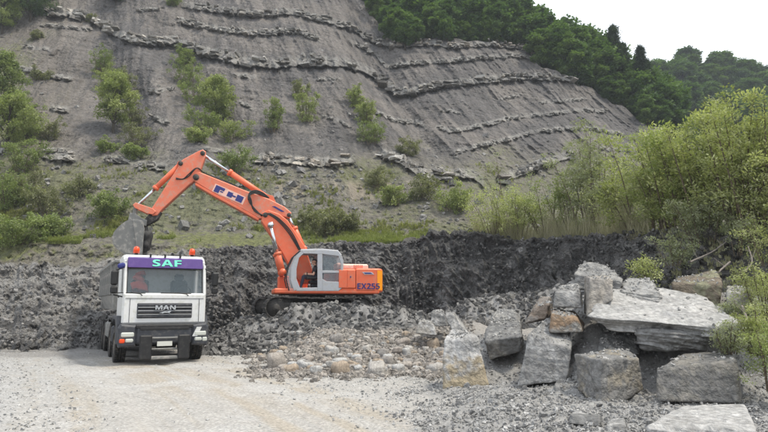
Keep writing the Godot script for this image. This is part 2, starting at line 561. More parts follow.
func build_bank() -> void:
	var nu := 1180
	var nv := 135
	var face := 112
	var tops_d := BANK_TOP.map(func(q): return [q[0], q[2]])
	var tops_y := BANK_TOP.map(func(q): return [q[0], q[1]])
	var v := PackedVector3Array(); v.resize(nu * nv)
	var c := PackedColorArray(); c.resize(nu * nv)
	for i in nu:
		var px := lerpf(-130.0, 1150.0, float(i) / (nu - 1))
		var top := at(px, lerp_table(tops_y, px) + 2.2 * nw.get_noise_1d(px * 0.09) + 1.2 * nw.get_noise_1d(px * 0.31), lerp_table(tops_d, px))
		var foot := at(px, 302.0, lerp_table(BANK_FOOT, px) + 0.9 * n1.get_noise_1d(px * 0.03))
		foot.y = lerpf(-0.1, 0.7, smoothstep(150.0, 260.0, px))
		var soft := lerpf(1.0, 0.55, smoothstep(120.0, 230.0, px))
		if px > 600.0: soft = lerpf(0.55, 0.9, smoothstep(600.0, 680.0, px))
		var dir := Vector3(top.x, 0, top.z).normalized()
		var dug := smoothstep(370.0, 420.0, px) * (1.0 - smoothstep(590.0, 640.0, px))
		var leftness := 1.0 - smoothstep(150.0, 230.0, px)
		for j in nv:
			var p: Vector3
			var t := float(j) / (face - 1)
			if t <= 1.0:
				var w := pow(t, 1.0 / soft)
				p = Vector3(lerpf(foot.x, top.x, w), lerpf(foot.y, top.y, lerpf(t, pow(t, 1.35), leftness)), lerpf(foot.z, top.z, w))
			else:
				var back := (t - 1.0) * (t - 1.0) * 420.0
				p = top + dir * back + Vector3(0, back * 0.07, 0)
			var onface := 1.0 - smoothstep(1.0, 1.15, t)
			# clods, lumps and slumped blocks
			var big := n1.get_noise_3d(p.x * 0.45, p.y * 0.55, p.z * 0.45)
			var o3 := Vector3(n1.get_noise_3d(p.x * 1.2, p.y * 1.2, p.z * 1.2 + 20.0), n1.get_noise_3d(p.x * 1.2 + 20.0, p.y * 1.2, p.z * 1.2), 0.0) * 0.45
			var lump := nc.get_noise_3d((p.x + o3.x) * 1.5, (p.y + o3.y) * 1.9, p.z * 1.5) + 0.7
			var small := nc.get_noise_3d((p.x + o3.y) * 3.6 + 9.0, (p.y + o3.x) * 4.4, p.z * 3.6) + 0.7
			var fine := n1.get_noise_3d(p.x * 4.5, p.y * 4.5, p.z * 4.5)
			var tooth := n2.get_noise_2d(p.x * 1.9 + 0.25 * p.y, p.y * 0.22)
			var scrape := n2.get_noise_2d((p.x + 0.8 * p.y) * 0.8, p.y * 0.35 - p.x * 0.15)
			var out_ := 0.6 * big + 0.14 * lump + 0.07 * small + 0.15 * fine + 0.26 * scrape
			var marks := dug * smoothstep(0.12, 0.3, t) * (1.0 - smoothstep(0.75, 0.95, t)) * smoothstep(-0.2, 0.25, nw.get_noise_2d(p.x * 0.3, 3.0 + p.y * 0.3))
			out_ = lerpf(out_, 0.45 * big + 0.34 * tooth + 0.09 * fine + 0.10 * small, marks)
			# a rim that hangs over the face in places
			out_ += dug * 0.35 * exp(-pow((t - 0.97) / 0.05, 2))
			p -= dir * out_ * onface
			p.y += (0.24 * big + 0.06 * lump) * smoothstep(0.0, 0.1, t)
			v[j * nu + i] = p
			# colours of the layers: wet dark clay, drier grey crumbs, pale silt above at the left
			var q := n1.get_noise_3d(p.x * 0.8 + 5.0, p.y * 1.1, p.z * 0.8)
			var q2 := n1.get_noise_3d(p.x * 6.0, p.y * 6.0, p.z * 6.0)
			var col := Color(0.165, 0.16, 0.156).lerp(Color(0.32, 0.31, 0.298), smoothstep(-0.2, 0.35, q + 0.3 * q2))
			col = col.lerp(Color(0.115, 0.111, 0.108), dug * smoothstep(0.35, 0.8, t + 0.3 * q) * 0.75)
			col = col.lerp(Color(0.42, 0.405, 0.385), leftness * smoothstep(-0.2, 0.3, q + 0.2 * t))
			col = col.lerp(Color(0.46, 0.445, 0.42), leftness * band(t, 0.72, 0.86, 1.3, 1.6) * smoothstep(-0.15, 0.15, q + q2 * 0.4))
			col = col.lerp(Color(0.36, 0.355, 0.35), 0.7 * smoothstep(0.36, 0.5, q + 0.3 * q2) )
			if t > 1.0:
				col = col.lerp(Color(0.2, 0.185, 0.13).lerp(Color(0.36, 0.33, 0.28), leftness * smoothstep(-0.2, 0.3, q)), smoothstep(1.0, 1.12, t))
			if px > 610.0:
				col = col.lerp(Color(0.25, 0.238, 0.22) * (1.0 + 0.3 * q), smoothstep(600.0, 660.0, px) * 0.8)
			col *= 1.0 + 0.35 * q2
			col.a = 1.0
			c[j * nu + i] = col
	var o := obj("terrain", sheet(nu, nv, v, c), M.clay)
	o.set_meta("kind", "structure")
	o.set_meta("label", "dark grey freshly dug clay bank behind the excavator")

# ---------- the cliff
const DEPTHS := [[-90, 104.0], [-40, 94.0], [0, 86.0], [50, 76.0], [100, 66.5], [130, 60.0], [165, 52.0], [200, 46.0], [232, 41.0], [245, 37.0], [268, 35.0]]
const TURN := [[-120, 0.9], [0, 0.92], [120, 0.955], [200, 0.97], [330, 1.02], [385, 1.08], [450, 1.09], [540, 1.18], [640, 1.31], [760, 1.42]]
const CREST := [[-200, -400], [340, -60], [362, -4], [376, 20], [398, 42], [440, 38], [480, 42], [520, 46], [545, 68], [585, 86], [620, 106], [650, 126], [690, 146], [800, 170]]
const LEDGES := [
	[[181, 7], [207, 11], [256, 17], [291, 14], [323, 22], [352, 30], [371, 42], [393, 48]],
	[[393, 47], [411, 46], [430, 45], [455, 48], [490, 46], [520, 49], [540, 58]],
	[[178, 22], [200, 28], [230, 33], [256, 35], [297, 33], [319, 41]],
	[[349, 43], [375, 55], [386, 68], [415, 65], [441, 63], [512, 57], [534, 59]],
	[[48, 15], [74, 17], [89, 20], [104, 30], [126, 41], [155, 46], [178, 43]],
	[[181, 48], [207, 56], [237, 65], [256, 67], [278, 68], [304, 65], [345, 67], [367, 74], [386, 87], [397, 96]],
	[[397, 96], [415, 94], [434, 89], [463, 85], [512, 80], [545, 80], [577, 82]],
	[[137, 11], [159, 10]],
	[[315, 80], [341, 80]],
	[[375, 113], [397, 122], [419, 124], [426, 130]],
	[[437, 128], [449, 133], [463, 131], [512, 119], [549, 115], [586, 111], [606, 113]],
	[[441, 111], [460, 113]],
	[[540, 104], [560, 102], [586, 100]],
	[[456, 154], [475, 148], [512, 140], [534, 133], [568, 130], [592, 130], [625, 136]],
	[[380, 156], [399, 163], [416, 174], [430, 178], [444, 180], [463, 178], [474, 178], [483, 187]],
	[[258, 163], [277, 162], [299, 165], [322, 166], [336, 167], [355, 162]],
	[[42, 157], [53, 160], [76, 161]],
	[[104, 162], [127, 163], [148, 168], [166, 171]],
	[[51, 110], [69, 112]],
	[[23, 47], [50, 51]],
	[[42, 26], [92, 31]],
	[[6, 67], [30, 72], [52, 77], [71, 81]],
	[[148, 91], [159, 94]],
	[[152, 118], [168, 125]],
	[[234, 76], [255, 79]],
	[[150, 94], [174, 89]],
	[[240, 104], [252, 110]],
	[[502, 182], [536, 170], [573, 157]],
	[[440, 172], [473, 180]],
	[[322, 117], [340, 122], [352, 130]],
	[[500, 100], [520, 96]],
	[[600, 150], [632, 152]],
	[[205, 150], [240, 158]]]
# how thick each ledge stands, in metres
const THICK := [0.7, 0.6, 0.55, 0.45, 0.85, 0.95, 0.75, 0.3, 0.25, 0.35, 0.35, 0.2, 0.25, 0.35, 0.7, 0.65, 0.8, 0.5, 0.45, 0.3, 0.3, 0.4, 0.3, 0.4, 0.35, 0.3, 0.3, 0.7, 0.4, 0.2, 0.2, 0.3, 0.3]

func cliff_depth(px: float, py: float) -> float:
	var b := lerp_table(DEPTHS, py)
	var f := smooth_table(TURN, px)
	var d := b * lerpf(1.0, f, 1.0 - smoothstep(170.0, 250.0, py))
	# the gully where the two faces meet, and spurs that come down from the left
	var gx := px - 390.0 - (py - 90.0) * 0.45
	d += 3.2 * exp(-gx * gx / 500.0) * (1.0 - smoothstep(120.0, 175.0, py))
	var sx := px - 350.0 - (py - 90.0) * 0.75
	d -= 1.6 * exp(-sx * sx / 300.0) * band(py, 20.0, 70.0, 150.0, 190.0)
	var s2 := px - 205.0 - (py - 90.0) * 0.5
	d += 1.8 * exp(-s2 * s2 / 500.0) * band(py, 20.0, 60.0, 150.0, 190.0)
	var s3 := px - 120.0 - (py - 90.0) * 0.35
	d += 1.8 * exp(-s3 * s3 / 400.0) * band(py, 0.0, 40.0, 150.0, 180.0)
	var s4 := px - 160.0 - (py - 90.0) * 0.5
	d -= 1.0 * exp(-s4 * s4 / 260.0) * band(py, 20.0, 60.0, 160.0, 200.0)
	return d

func cliff_rough(p: Vector3, px: float, py: float) -> float:
	var lower := smoothstep(150.0, 185.0, py)
	var big := n1.get_noise_3d(p.x * 0.05, p.y * 0.05, p.z * 0.05)
	var run := n2.get_noise_2d((p.x + 0.42 * p.y) * 0.16, p.y * 0.035)
	var run2 := n1.get_noise_2d((p.x + 0.30 * p.y) * 0.9, p.y * 0.10)
	var bed := n1.get_noise_2d((p.y + 0.12 * p.x) * 1.25, p.x * 0.05)
	var small := n1.get_noise_3d(p.x * 1.1, p.y * 1.1, p.z * 1.1)
	return 1.8 * big + lerpf(0.75, 0.35, lower) * run + 0.24 * run2 + lerpf(0.17, 0.06, lower) * bed + lerpf(0.22, 0.34, lower) * small

func ledge_row(i: int, px: float) -> float:
	return lerp_table(LEDGES[i], px) + 1.1 * nw.get_noise_2d(px * 0.13, i * 9.0)

func cliff_point(px: float, py: float) -> Vector3:
	var p := at(px, py, cliff_depth(px, py))
	var r := ray(px, py)
	return p - r / -r.z * cliff_rough(p, px, py)

func build_cliff() -> void:
	var nu := 1040
	var nv := 385
	var above := 24
	var v := PackedVector3Array(); v.resize(nu * nv)
	var c := PackedColorArray(); c.resize(nu * nv)
	for i in nu:
		var px := lerpf(-90.0, 780.0, float(i) / (nu - 1))
		var crest := smooth_table(CREST, px) + 2.0 * nw.get_noise_1d(px * 0.07)
		var topy := maxf(crest, -60.0)
		# which ledges cross this column, and at which height
		var rows := []
		for l in LEDGES.size():
			var L: Array = LEDGES[l]
			if px > L[0][0] - 3.0 and px < L[L.size() - 1][0] + 3.0:
				var fade := smoothstep(L[0][0] - 3.0, L[0][0] + 3.0, px) * (1.0 - smoothstep(L[L.size() - 1][0] - 3.0, L[L.size() - 1][0] + 3.0, px))
				fade *= 0.55 + 0.45 * smoothstep(-0.35, 0.1, nw.get_noise_2d(px * 0.11, l * 5.0))
				rows.append([ledge_row(l, px), THICK[l], fade])
		var rim := Vector3.ZERO
		for j in nv:
			var k := j * nu + i
			if j >= nv - above:
				# forest ground behind the crest
				var b := float(j - (nv - above) + 1) / above
				var dir := Vector3(rim.x, 0, rim.z).normalized()
				var back := b * b * 70.0
				v[k] = rim + dir * back + Vector3(0, back * (0.24 if crest > -50.0 else 0.7), 0)
				c[k] = Color(0.07, 0.07, 0.045)
				continue
			var t := float(j) / (nv - above - 1)
			var py := lerpf(268.0, topy, t)
			var d := cliff_depth(px, py)
			var p := at(px, py, d)
			var r := ray(px, py)
			var out_ := cliff_rough(p, px, py)
			var pale := 0.0
			var under := 0.0
			var perpx := d / FOCAL
			for q in rows:
				var dy: float = (q[0] - py) * perpx        # metres above the ledge line
				if absf(dy) < 3.0:
					var th: float = q[1]
					var on := band(dy, -0.12, 0.03, th, th + 1.6)
					var blk := nc.get_noise_3d(p.x * 0.9, p.y * 0.9, 2.0) + 0.7
					out_ += q[2] * on * (0.7 * th + 0.5 * blk * th)
					out_ -= q[2] * band(dy, -1.1 * th - 0.2, -0.5 * th, -0.1, 0.0) * 0.8 * th
					pale = maxf(pale, q[2] * band(dy, -0.1, 0.0, th, th * 1.3 + 0.15))
			p -= r / -r.z * out_
			v[k] = p
			rim = p
			# colours: grey marl in beds, pale limestone, brown wash, crumbs and moss on the lower slope
			var g1 := n1.get_noise_3d(p.x * 0.09, p.y * 0.09, p.z * 0.09)
			var g2 := n1.get_noise_2d((p.x + 0.35 * p.y) * 0.8, p.y * 0.07)
			var g3 := n1.get_noise_3d(p.x * 1.7, p.y * 1.7, p.z * 1.7)
			var bed := n1.get_noise_2d((p.y + 0.12 * p.x) * 0.9 + 30.0, p.x * 0.02)
			var col := Color(0.128, 0.121, 0.118).lerp(Color(0.175, 0.16, 0.148), smoothstep(-0.25, 0.3, g1 + 0.4 * g2))
			col *= 1.0 + 0.30 * g2 + 0.16 * bed + 0.26 * g3
			if px < 110.0:
				col = col.lerp(Color(0.215, 0.19, 0.163), (1.0 - smoothstep(40.0, 110.0, px)) * 0.55)
			var low := smoothstep(140.0, 175.0, py + 14.0 * g1 + 10.0 * g3)
			col = col.lerp(Color(0.19, 0.177, 0.145) * (1.0 + 0.35 * g3), low * 0.8)
			var moss := smoothstep(0.0, 0.35, g1 * 0.8 + g3 * 0.5 + 0.25 * low + 0.25 * (1.0 - smoothstep(0.0, 90.0, px)) - 0.1) * maxf(low, (1.0 - smoothstep(10.0, 80.0, px)))
			moss *= 1.0 - smoothstep(480.0, 560.0, px) * 0.5
			col = col.lerp(Color(0.125, 0.135, 0.062) * (1.0 + 0.4 * g3), moss * 0.62)
			var lawn := smoothstep(229.0, 238.0, py + 5.0 * g3 + 6.0 * g1)
			lawn *= smoothstep(-0.25, 0.2, g1 + 0.6 * g3)
			col = col.lerp(Color(0.17, 0.18, 0.075) * (1.0 + 0.4 * g3), lawn * 0.7)
			# silt washed pale near the lower terrace
			var silt := band(py + 6.0 * g3, 178.0, 186.0, 196.0, 204.0) * band(px, 215.0, 250.0, 390.0, 430.0) * smoothstep(-0.2, 0.2, g2)
			col = col.lerp(Color(0.33, 0.28, 0.22), silt * 0.55)
			col = col.lerp(Color(0.36, 0.35, 0.325) * (1.0 + 0.5 * g3), pale * 0.55)
			col.a = 1.0
			c[k] = col
	var cliff := obj("cliff_terrain", sheet(nu, nv, v, c), M.cliff)
	cliff.set_meta("kind", "structure")
	cliff.set_meta("label", "tall grey marl cliff with pale broken ledges")
	# hard beds broken into blocks, standing out of the marl
	var g := RandomNumberGenerator.new()
	g.seed = 99
	for l in LEDGES.size():
		var L: Array = LEDGES[l]
		var st := tool_()
		var px: float = L[0][0]
		var end: float = L[L.size() - 1][0]
		var count := 0
		while px < end:
			var py := ledge_row(l, px)
			var d := cliff_depth(px, py)
			var m := FOCAL / d
			var th: float = THICK[l]
			var w := th * (0.3 + 1.5 * pow(g.randf(), 1.8))
			if nw.get_noise_2d(px * 0.11, l * 5.0) > -0.3:
				for layer in (3 if th > 0.5 else 2):
					var p := cliff_point(px + g.randf_range(-1, 1), py - (layer * th * 0.34 + g.randf_range(-0.15, 0.3) * th) * m)
					if g.randf() < 0.25: continue
					var h := th * g.randf_range(0.2, 0.55)
					var dep := th * g.randf_range(1.2, 2.2)
					var rot := Basis.from_euler(Vector3(g.randf_range(-0.25, 0.25), g.randf_range(-0.5, 0.5), g.randf_range(-0.2, 0.2) - 0.1))
					var tone := g.randf_range(0.5, 1.45)
					var col := Color(0.37, 0.36, 0.34).lerp(Color(0.42, 0.36, 0.29), g.randf() * (0.9 if l == 1 or l == 15 else 0.35)) * tone * (1.35 if l in [4, 14, 15, 16] else 1.0)
					col.a = 1.0
					st.set_color(col)
					var out_ := p + Vector3(0, h * 0.2, th * g.randf_range(-0.1, 0.5))
					var C := []
					for s in 8:
						var q := Vector3((0.5 if s & 1 else -0.5) * w, (0.5 if s & 2 else -0.5) * h, (0.5 if s & 4 else -0.5) * dep)
						q *= Vector3(g.randf_range(0.55, 1.15), g.randf_range(0.4, 1.15), g.randf_range(0.7, 1.1))
						C.append(out_ + rot * q)
					hexa(st, C)
					count += 1
			px += w * m * g.randf_range(0.55, 1.0)
		if count:
			var o := done("rock_ledge", st, M.ledge, cliff)
			o.set_meta("kind", "stuff")
	# blocks that fell and lie on the slope below
	var st2 := tool_()
	for k in 520:
		var px := g.randf_range(-10, 560)
		var py := g.randf_range(150, 238) if k % 3 else g.randf_range(40, 238)
		if k % 5 == 0:
			px = g.randf_range(225, 345); py = g.randf_range(160, 200)
		if py < smooth_table(CREST, px) + 12.0: continue
		var p := cliff_point(px, py)
		var s := g.randf_range(0.12, 0.42)
		if g.randf() < 0.12: s *= 1.9
		var tone := g.randf_range(0.7, 1.35)
		var col := Color(0.27, 0.262, 0.25) * tone
		col.a = 1.0
		st2.set_color(col)
		var rot := Basis.from_euler(Vector3(g.randf() * 6, g.randf() * 6, g.randf() * 6))
		var C := []
		for q in 8:
			C.append(p + Vector3(0, s * 0.15, 0) + rot * (Vector3(0.5 if q & 1 else -0.5, 0.4 if q & 2 else -0.4, 0.35 if q & 4 else -0.35) * s * g.randf_range(0.7, 1.2)))
		hexa(st2, C)
	var sc := done("scree", st2, M.ledge, cliff)
	sc.set_meta("kind", "stuff")

# six faces on eight corners (bit 0 x, bit 1 y, bit 2 z)
func hexa(st: SurfaceTool, C: Array) -> void:
	quad(st, C[0], C[2], C[3], C[1])
	quad(st, C[4], C[5], C[7], C[6])
	quad(st, C[0], C[1], C[5], C[4])
	quad(st, C[2], C[6], C[7], C[3])
	quad(st, C[0], C[4], C[6], C[2])
	quad(st, C[1], C[3], C[7], C[5])

const HILL := [[560, 118], [620, 96], [650, 84], [690, 82], [730, 86], [770, 95], [860, 100], [960, 110], [1300, 120]]
func hill_point(px: float, t: float) -> Vector3:
	# t 0 at the foot, 1 at the top
	var d := lerpf(105.0, 175.0, t)
	var topy := smooth_table(HILL, px)
	return at(px, lerpf(200.0, topy, pow(t, 0.8)), d)

func build_hill() -> void:
	var nu := 90
	var nv := 40
	var v := PackedVector3Array(); v.resize(nu * nv)
	var c := PackedColorArray(); c.resize(nu * nv)
	for j in nv:
		for i in nu:
			var px := lerpf(560.0, 1300.0, float(i) / (nu - 1))
			var t := float(j) / (nv - 6)
			var p := hill_point(px, minf(t, 1.0))
			if t > 1.0: p += Vector3(0, -6.0, -60.0) * (t - 1.0) * 5.0
			p.y += 1.2 * n1.get_noise_2d(p.x * 0.05, p.z * 0.05)
			v[j * nu + i] = p
			c[j * nu + i] = Color(0.05, 0.07, 0.03) * (1.0 + 0.4 * n1.get_noise_2d(p.x * 0.3, p.z * 0.3))
	var o := obj("hill", sheet(nu, nv, v, c), M.cliff)
	o.set_meta("kind", "structure")

# ---------- rocks
# a block with eight given corners, rounded, chipped and split into beds
func rock_mesh(C: Array, n: int, amp: float, round_: float, seed_: float, base: Color, second: Color, bedded := 0.0, lower := Color(0, 0, 0, 0), faceted := false) -> ArrayMesh:
	var st := tool_(not faceted)
	var mid := Vector3.ZERO
	for q in C: mid += q / 8.0
	var size: float = ((C[7] as Vector3) - (C[0] as Vector3)).length()
	for f in 6:
		var ax := f % 3
		var sg := 1.0 if f < 3 else -1.0
		var P := []
		var K := []
		for j in n + 1:
			for i in n + 1:
				var u := tan((2.0 * i / n - 1.0) * 0.72) / tan(0.72)
				var w := tan((2.0 * j / n - 1.0) * 0.72) / tan(0.72)
				var c := Vector3(u, w, sg)
				if ax == 0: c = Vector3(sg, u, w)
				elif ax == 1: c = Vector3(w, sg, u)
				var inn := c.clamp(Vector3.ONE * -(1.0 - round_), Vector3.ONE * (1.0 - round_))
				if c != inn: c = inn + (c - inn).normalized() * round_
				var t := (c + Vector3.ONE) * 0.5
				var lo: Vector3 = (C[0] as Vector3).lerp(C[1], t.x).lerp((C[2] as Vector3).lerp(C[3], t.x), t.y)
				var hi: Vector3 = (C[4] as Vector3).lerp(C[5], t.x).lerp((C[6] as Vector3).lerp(C[7], t.x), t.y)
				var p := lo.lerp(hi, t.z)
				var q := p + Vector3(seed_ * 3.1, seed_ * 1.7, seed_ * 2.3)
				var k := 1.0 / maxf(size, 0.05)
				var chip := nc.get_noise_3d(q.x * 2.6 * k, q.y * 2.6 * k, q.z * 2.6 * k) + 0.6
				var fb := n1.get_noise_3d(q.x * 2.2 * k, q.y * 2.2 * k, q.z * 2.2 * k)
				var fs := n1.get_noise_3d(q.x * 9.0 * k, q.y * 9.0 * k, q.z * 9.0 * k)
				var dirn := (p - mid).normalized()
				var dsp := size * amp * (0.6 * fb + 0.4 * chip + 0.14 * fs + 0.10 * n2.get_noise_3d(q.x * 3.5 * k, q.y * 3.5 * k, q.z * 3.5 * k))
				if bedded > 0.0:
					dsp += bedded * size * n2.get_noise_2d(q.y * 7.0 * k + 0.8 * q.x * k, q.x * 0.8 * k) * (1.0 - absf(dirn.y))
				P.append(p + dirn * dsp)
				var c1 := n1.get_noise_3d(q.x * 1.6 + 31.0, q.y * 1.6, q.z * 1.6)
				var c2 := n1.get_noise_3d(q.x * 7.0, q.y * 7.0 + 8.0, q.z * 7.0)
				var col := base.lerp(second, smoothstep(-0.1, 0.35, c1 + 0.35 * c2)) * (1.0 + 0.3 * c2)
				if lower.a > 0.0:
					col = col.lerp(lower * (1.0 + 0.4 * c2), 0.85 * smoothstep(0.62, 0.28, t.y + 0.5 * c1 + 0.3 * c2))
				col.a = 1.0
				K.append(col)
		for j in n:
			for i in n:
				var a := j * (n + 1) + i
				var ids := [a, a + n + 1, a + 1, a + 1, a + n + 1, a + n + 2] if sg > 0 else [a, a + 1, a + n + 1, a + 1, a + n + 2, a + n + 1]
				for id in ids:
					st.set_color(K[id])
					st.add_vertex(P[id])
	st.generate_normals()
	return st.commit()

# front and back faces as [left foot, right foot, left top, right top], each [px, py, distance]
func boulder(called: String, label: String, front: Array, back: Array, base: Color, second: Color, amp := 0.06, round_ := 0.16, bedded := 0.0, lower := Color(0, 0, 0, 0), group := "large boulders heaped at the roadside") -> void:
	var C := []
	for q in back + front:
		C.append(at(q[0], q[1], q[2]))
	var foot := Vector3.ZERO
	for i in [0, 1, 4, 5]: foot += C[i] / 4.0
	var L := []
	for q in C: L.append(q - foot)
	var o := obj(called, rock_mesh(L, 30, amp, round_, L[7].length() + foot.x, base, second, bedded, lower), M.rock)
	o.position = foot
	var size_: float = 0.0 if label.begins_with("flat pale slab") else L[7].distance_to(L[0])
	var arr := o.mesh.surface_get_arrays(0)
	var av: PackedVector3Array = arr[Mesh.ARRAY_VERTEX]
	var an: PackedVector3Array = arr[Mesh.ARRAY_NORMAL]
	for i in range(0, av.size(), 2):
		if an[i].y > 0.72 and size_ > 0.8: tops.append(foot + av[i])
	tag(o, label, "boulder", group)

func build_boulders() -> void:
	var grey := Color(0.25, 0.247, 0.241)
	var pale := Color(0.40, 0.392, 0.38)
	var tan_ := Color(0.36, 0.30, 0.22)
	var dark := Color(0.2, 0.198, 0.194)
	var brown := Color(0.235, 0.19, 0.155)
	boulder("boulder", "upright pale boulder with a yellow stained foot, nearest the cobble heap", [[442, 391, 12.1], [490, 388, 12.0], [444, 338, 12.4], [479, 337, 12.3]], [[447, 384, 13.2], [486, 382, 13.0], [451, 329, 12.9], [468, 330, 12.8]], Color(0.48, 0.473, 0.465), Color(0.36, 0.35, 0.335), 0.07, 0.14, 0.0, Color(0.40, 0.325, 0.21))
	boulder("boulder", "grey boulder with an overhanging dark front and crumbs on its top", [[489, 362, 13.0], [521, 352, 12.8], [484, 341, 12.9], [524, 336, 12.6]], [[488, 352, 14.2], [524, 346, 14.0], [488, 320, 13.6], [520, 322, 13.4]], dark, Color(0.33, 0.32, 0.3), 0.06, 0.15)
	boulder("boulder", "squarish smooth grey boulder leaning with a broken pale top", [[517, 387, 11.5], [567, 381, 11.3], [527, 334, 11.7], [572, 350, 11.4]], [[528, 380, 12.7], [572, 374, 12.5], [547, 316, 12.4], [570, 322, 12.3]], grey, pale, 0.035, 0.07, 0.006)
	boulder("boulder", "blocky boulder with a tan left face and rough grey right face", [[577, 390, 10.7], [600, 411, 9.9], [574, 354, 10.7], [602, 358, 9.95]], [[618, 388, 11.4], [646, 391, 10.6], [613, 347, 11.2], [641, 357, 10.5]], Color(0.235, 0.23, 0.222), Color(0.3, 0.272, 0.225), 0.075, 0.09)
	boulder("boulder", "long boulder with smooth dark front and brownish crumbled top", [[656, 402, 9.7], [741, 404, 9.6], [655, 370, 9.9], [737, 359, 9.8]], [[670, 396, 11.0], [745, 396, 10.8], [683, 353, 10.7], [731, 351, 10.6]], Color(0.175, 0.171, 0.165), Color(0.235, 0.222, 0.2), 0.035, 0.09)
	boulder("boulder", "flat pale slab lying lowest at the picture's bottom edge", [[640, 458, 6.5], [762, 460, 6.4], [646, 425, 6.7], [758, 427, 6.6]], [[676, 440, 8.0], [752, 440, 8.0], [684, 404, 7.9], [744, 404, 7.8]], Color(0.44, 0.432, 0.42), Color(0.36, 0.352, 0.34), 0.03, 0.1, 0.02)
	boulder("boulder", "huge pale layered slab tilted across the top of the heap", [[606, 331, 11.1], [728, 338, 10.7], [584, 317, 11.0], [751, 327, 10.6]], [[622, 312, 13.6], [728, 318, 13.4], [622, 279, 13.2], [703, 294, 12.9]], Color(0.38, 0.374, 0.364), Color(0.47, 0.46, 0.445), 0.075, 0.15, 0.035)
	boulder("boulder", "grey block wedged under the huge tilted slab", [[640, 352, 10.9], [704, 353, 10.9], [632, 328, 10.8], [716, 330, 10.7]], [[644, 346, 12.4], [706, 344, 12.3], [642, 318, 12.2], [712, 318, 12.0]], grey, dark, 0.1, 0.34, 0.04)
	boulder("boulder", "heap of platy pale rock crowning the huge slab", [[616, 301, 12.2], [664, 303, 12.0], [619, 292, 12.3], [660, 294, 12.1]], [[622, 292, 13.4], [664, 294, 13.2], [628, 276, 13.1], [648, 276, 13.0]], Color(0.36, 0.355, 0.345), Color(0.3, 0.295, 0.28), 0.11, 0.3, 0.04)
	boulder("boulder", "upright rectangular block standing against the huge slab", [[587, 317, 11.7], [613, 300, 11.6], [590, 278, 11.9], [613, 280, 11.8]], [[584, 314, 12.5], [612, 298, 12.5], [584, 276, 12.4], [607, 274, 12.4]], Color(0.32, 0.30, 0.275), Color(0.36, 0.33, 0.29), 0.03, 0.08)
	boulder("boulder", "topmost rounded grey boulder of the heap", [[575, 290, 12.7], [618, 293, 12.5], [573, 274, 12.8], [625, 281, 12.5]], [[580, 285, 14.0], [620, 288, 13.8], [583, 260, 13.5], [607, 265, 13.3]], grey, Color(0.35, 0.34, 0.32), 0.06, 0.2, 0.012)
	boulder("boulder", "small grey block below the topmost boulder", [[553, 308, 12.1], [582, 308, 12.0], [554, 292, 12.2], [580, 291, 12.1]], [[556, 304, 13.2], [584, 304, 13.0], [560, 286, 12.9], [578, 282, 12.8]], grey, pale, 0.05, 0.14)
	boulder("boulder", "rust brown stone lying under the small grey block", [[548, 334, 11.7], [584, 334, 11.6], [551, 313, 11.8], [578, 318, 11.7]], [[552, 326, 12.7], [586, 324, 12.6], [553, 308, 12.5], [574, 310, 12.4]], Color(0.33, 0.235, 0.16), Color(0.3, 0.29, 0.27), 0.06, 0.25)
	boulder("boulder", "brown pointed boulder leaning out of the dug clay", [[524, 324, 13.2], [547, 320, 12.9], [532, 308, 13.3], [551, 302, 12.9]], [[530, 318, 14.4], [556, 314, 14.1], [540, 297, 13.9], [551, 296, 13.7]], brown, Color(0.26, 0.235, 0.21), 0.08, 0.25)
	boulder("boulder", "brown mossy boulder behind the huge slab", [[674, 302, 12.9], [718, 312, 12.6], [671, 283, 13.0], [724, 284, 12.6]], [[680, 296, 14.3], [722, 302, 14.0], [676, 278, 13.9], [716, 269, 13.7]], Color(0.19, 0.16, 0.125), Color(0.24, 0.235, 0.16), 0.05, 0.14)
	boulder("boulder", "pale boulder half under the leaves beside the mossy one", [[728, 318, 12.1], [754, 318, 11.9], [725, 290, 12.3], [754, 292, 12.0]], [[732, 310, 13.4], [758, 310, 13.2], [728, 285, 13.1], [749, 287, 12.9]], Color(0.3, 0.29, 0.25), Color(0.36, 0.35, 0.32), 0.06, 0.2)
	boulder("boulder", "small dark stone tucked between the two blocky boulders", [[554, 397, 10.8], [580, 397, 10.7], [553, 386, 10.9], [578, 386, 10.8]], [[558, 391, 11.6], [582, 391, 11.5], [560, 378, 11.5], [574, 378, 11.4]], dark, grey, 0.08, 0.25)
	boulder("boulder", "flat stone half buried before the tan faced boulder", [[568, 424, 8.2], [602, 427, 8.1], [570, 415, 8.3], [600, 417, 8.2]], [[572, 420, 9.0], [604, 420, 8.9], [576, 408, 8.9], [598, 409, 8.9]], dark, pale, 0.06, 0.2)
	boulder("boulder", "low rounded stone near the slab's lower left corner", [[604, 436, 7.6], [628, 438, 7.5], [606, 425, 7.7], [626, 425, 7.6]], [[608, 432, 8.2], [630, 432, 8.1], [610, 418, 8.2], [624, 417, 8.1]], grey, pale, 0.06, 0.25)
	boulder("boulder", "slender pale rock leaning on the clay behind the first boulder", [[452, 332, 17.0], [468, 334, 16.9], [445, 315, 17.3], [452, 313, 17.3]], [[456, 330, 17.8], [470, 332, 17.7], [446, 312, 17.9], [455, 312, 17.8]], grey, pale, 0.06, 0.15)
	boulder("boulder", "pale angular rock at the clay heap's edge", [[415, 334, 17.2], [437, 336, 17.1], [418, 322, 17.4], [434, 324, 17.3]], [[420, 331, 18.2], [438, 333, 18.0], [421, 319, 18.0], [432, 321, 17.9]], Color(0.3, 0.285, 0.26), pale, 0.07, 0.2)
	boulder("boulder", "squat grey rock between the leaning rock and first boulder", [[430, 326, 18.2], [448, 327, 18.1], [431, 313, 18.4], [445, 314, 18.3]], [[433, 323, 19.2], [449, 324, 19.0], [433, 309, 19.0], [443, 310, 18.9]], dark, pale, 0.07, 0.2)
